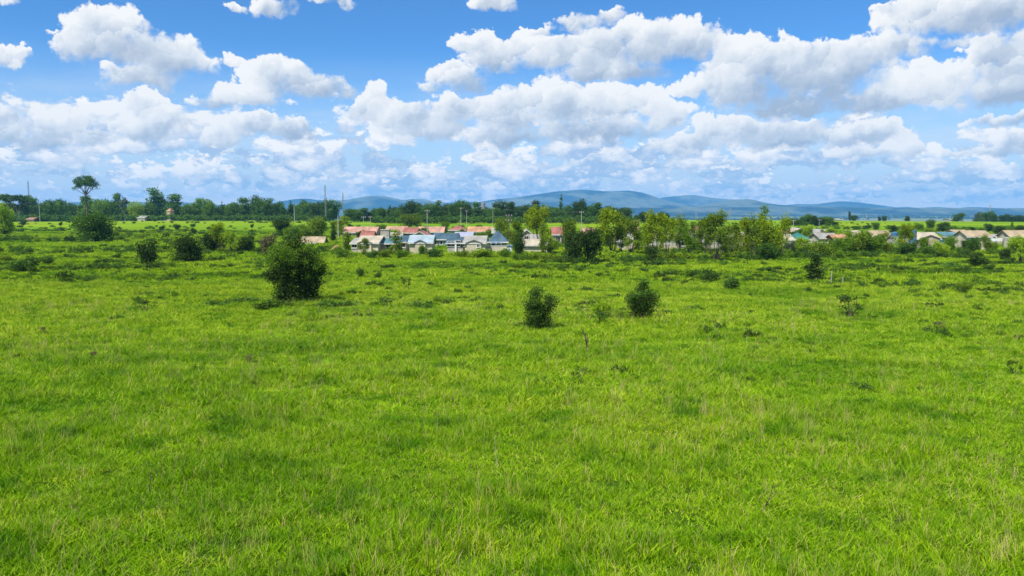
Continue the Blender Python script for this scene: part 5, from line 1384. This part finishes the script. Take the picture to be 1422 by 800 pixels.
def mast(px, Yd, top, w, label, n=14, antenna=False):
    p = dpt(px, Yd); h = z_at(top, Yd) - p.z; root = empty('lattice_mast', p); tag(root, label, 'mast', 'radio masts')
    for i in range(3):
        a = i * 2.094; MB().bar((w * math.cos(a), w * math.sin(a), -.5), (w * .8 * math.cos(a), w * .8 * math.sin(a), h), w * .28).build('leg', METAL, root)
    m = MB()
    for k in range(n):
        z0, z1 = h * k / n, h * (k + 1) / n
        for i in range(3):
            a, b = i * 2.094, (i + 1) * 2.094
            m.bar((w * .9 * math.cos(a), w * .9 * math.sin(a), z0), (w * .9 * math.cos(b), w * .9 * math.sin(b), z1), w * .16)
    m.build('lattice', METAL, root)
    MB().cyl(0, 0, h - .2, h + h * .05, w * .2, w * .1, 6).build('aerial', METAL, root)
    if antenna:
        for s in (-1, 1): MB().box(s * w * 1.6 - w * .3, s * w * 1.6 + w * .3, -w * .3, w * .3, h * .90, h * .98).build('antenna', WHITEP, root)
mast(452, 540, 258, .5, 'tallest lattice mast rising behind the trees left of the village', 22)
mast(476.5, 620, 268, .55, 'shorter lattice mast with antennas right of the tallest one', 18, True)
mast(41, 640, 252, .55, 'thin lattice mast behind the trees at the far left', 20)
mast(1375, 720, 285, .7, 'thin mast above the trees beyond the right meadow', 12)
mast(967, 1700, 293, 1.6, 'far lattice pylon on the plain left of the tall olive tree', 10)
mast(1014, 1700, 290, 1.6, 'far lattice pylon on the plain right of the tall olive tree', 10)
mast(1204, 1500, 297, 1.3, 'far lattice pylon on the plain at the right', 9)
def wire(a, b, label):
    pa, pb = P[a][1], P[b][1]; za, zb = P[a][1].z + P[a][2] - .15, P[b][1].z + P[b][2] - .15
    path = []
    for i in range(17):
        t = i / 16; path.append((pa.x * (1 - t) + pb.x * t, pa.y * (1 - t) + pb.y * t, za * (1 - t) + zb * t - 4 * t * (1 - t) * .9, .018))
    o = link('power_line', tubes([path], METAL, 4, 'power_line')); tag(o, label, 'cable', 'overhead power lines')
wire(593, 684, 'sagging wire between the tall pale pole and the one right of the water tower')
wire(641, 684, 'wire between the two poles beside the water tower')
wire(684, 807, 'long wire from the pole beside the water tower to the white pole')
# heap of orange earth between the tan roofed house and the first front house
def heap(px, Yd, wpx, top, label):
    p = dpt(px, Yd); k = Yd / FPX; W = wpx * k / 2; h = z_at(top, Yd) - p.z
    n, mm = 22, 10; V = []; F = []; rg = random.Random(8)
    for j in range(mm + 1):
        for i in range(n):
            a = i / n * 2 * math.pi; t = j / mm
            rr = (1 - t) * (1 + .12 * math.sin(3 * a + 1) + .08 * math.sin(7 * a))
            V.append((W * rr * math.cos(a), W * .5 * rr * math.sin(a), -.3 + (h + .3) * smooth01(t * 1.15) + rg.uniform(-.06, .06)))
    for j in range(mm):
        for i in range(n): F.append((j * n + i, j * n + (i + 1) % n, (j + 1) * n + (i + 1) % n, (j + 1) * n + i))
    o = link('earth_heap', np_mesh('earth_heap', V, F, EARTH, smooth=True), None, p); tag(o, label, 'earth heap')
heap(466, 172, 24, 341, 'low heap of bare orange earth left of the first front house')

# ------------------------------------------------------------------ hills
def hill_mat():
    m, nt, b = mat_new('hill_cover')
    P = geo_pos(nt)
    n = b.noise(b.v('MULTIPLY', P, (0.0016, 0.0012, 0.004)), 1.0, 7.0, 0.62)
    c = b.mix(b.step(n, 0.46, 0.60), (0.008, 0.020, 0.018), (0.115, 0.130, 0.085))
    c = b.mix(b.step(b.noise(P, 0.0009, 3.0, 0.5), 0.58, 0.66, 0.0, 0.6), c, (0.20, 0.20, 0.13))
    finish(nt, principled(nt, b, c, 1.0, 0.0)); return m
HM = hill_mat()
def hill(profile, Yd, width, label_dummy, seed, rough=1.0):
    """ridge whose crest, seen from the field, follows the rows of the profile; it has a front and a back slope"""
    xs = np.arange(profile[0][0], profile[-1][0] + .1, 3.0)
    top = np.interp(xs, [p[0] for p in profile], [p[1] for p in profile])
    # round off the straight runs
    kf = np.array([1, 2, 3, 2, 1.]) / 9; pad = np.pad(top, 2, 'edge'); top = np.convolve(pad, kf, 'valid')
    cx = np.array([at_depth(x, Yd).x for x in xs]); zt = np.array([z_at(t, Yd) for t in top])
    zt = zt + rough * 4 * (fbm(cx, cx * 0 + seed, 420, seed, 4) - .5)
    vs = np.linspace(-1, 1, 45)
    X = np.repeat(cx[None], len(vs), 0); Y = Yd + vs[:, None] * width + 0 * cx[None]
    wob = fbm(X, Y, 1500, seed + 3, 5) - .5
    sh = np.exp(-(vs[:, None] * 2.0 + 0.0) ** 2) - math.exp(-4)
    sh = sh / (1 - math.exp(-4))
    base = -66.0
    Z = base + (zt[None] - base) * sh * (1 + 0.55 * wob * (np.abs(vs[:, None]) ** .7) * 2)
    edge = smooth01(np.minimum(np.arange(len(xs)), np.arange(len(xs))[::-1]) / 6.0)[None]
    Z = base - 4 + (Z - base + 0) * edge
    nx = len(xs)
    V = np.stack([X, Y, Z], -1).reshape(-1, 3)
    i = np.arange(len(vs) - 1)[:, None] * nx + np.arange(nx - 1)[None]
    F = np.stack([i, i + 1, i + nx + 1, i + nx], -1).reshape(-1, 4)
    o = link('hill', np_mesh('hill', V, F, HM, smooth=True)); tag(o, kind='structure')
hill([(640, 290), (668, 280), (690, 277), (720, 274), (745, 270), (770, 266), (800, 263), (825, 264), (845, 265.5), (872, 264), (890, 266.5), (905, 271), (920, 277), (945, 283), (990, 288), (1030, 291)], 11000, 2000, '', 11)
hill([(860, 290), (890, 280), (920, 274), (945, 271), (965, 270.5), (985, 274), (1010, 276.5), (1035, 277), (1060, 281), (1100, 290)], 12900, 800, '', 14)
hill([(950, 290), (985, 283), (1010, 279), (1030, 276), (1042, 276.5), (1058, 281), (1080, 284), (1110, 286), (1140, 290)], 9000, 1300, '', 17)
hill([(1050, 290), (1085, 285), (1110, 283), (1135, 283), (1150, 281), (1166, 279), (1185, 280), (1205, 283), (1232, 287), (1262, 290)], 12200, 1900, '', 23)
hill([(1230, 289), (1256, 286.5), (1275, 288.5), (1300, 287), (1330, 289), (1345, 287), (1362, 287.5), (1390, 289), (1480, 290)], 12900, 700, '', 29)
hill([(300, 290), (380, 283), (402, 278.5), (425, 275.5), (440, 278), (462, 279), (478, 278), (492, 276), (508, 273), (520, 271.5), (536, 272), (548, 275), (560, 278), (572, 276.5), (588, 276), (602, 279.5), (622, 281.5), (650, 280), (690, 283), (740, 290)], 11000, 2000, '', 31)
hill([(-80, 286), (0, 284), (40, 283), (80, 282), (110, 280), (150, 281), (190, 280), (230, 281), (255, 280), (275, 284), (330, 284), (400, 290)], 12000, 1200, '', 37)
hill([(500, 293), (560, 288), (640, 286), (720, 287), (800, 286), (880, 288.5), (960, 287), (1020, 287.5), (1090, 286.5), (1160, 287), (1220, 288.5), (1300, 288), (1380, 288.6), (1500, 288)], 7900, 750, '', 41, .5)

# ------------------------------------------------------------------ haze
def haze():
    m, nt, b = mat_new('haze')
    v = nt.nodes.new('ShaderNodeVolumePrincipled')
    v.inputs['Color'].default_value = (0.18, 0.52, 1.0, 1); v.inputs['Density'].default_value = 0.000085; v.inputs['Anisotropy'].default_value = 0.0
    nt.nodes.new('ShaderNodeOutputMaterial'); nt.links.new(v.outputs[0], nt.nodes['Material Output'].inputs['Volume'])
    m.cycles.homogeneous_volume = True if hasattr(m.cycles, 'homogeneous_volume') else None
    o = MB().box(-14500, 14500, -14500, 14200, -80, 300).build('haze', m); tag(o, 'thin pale blue air haze lying over the whole plain', kind='stuff')
haze()
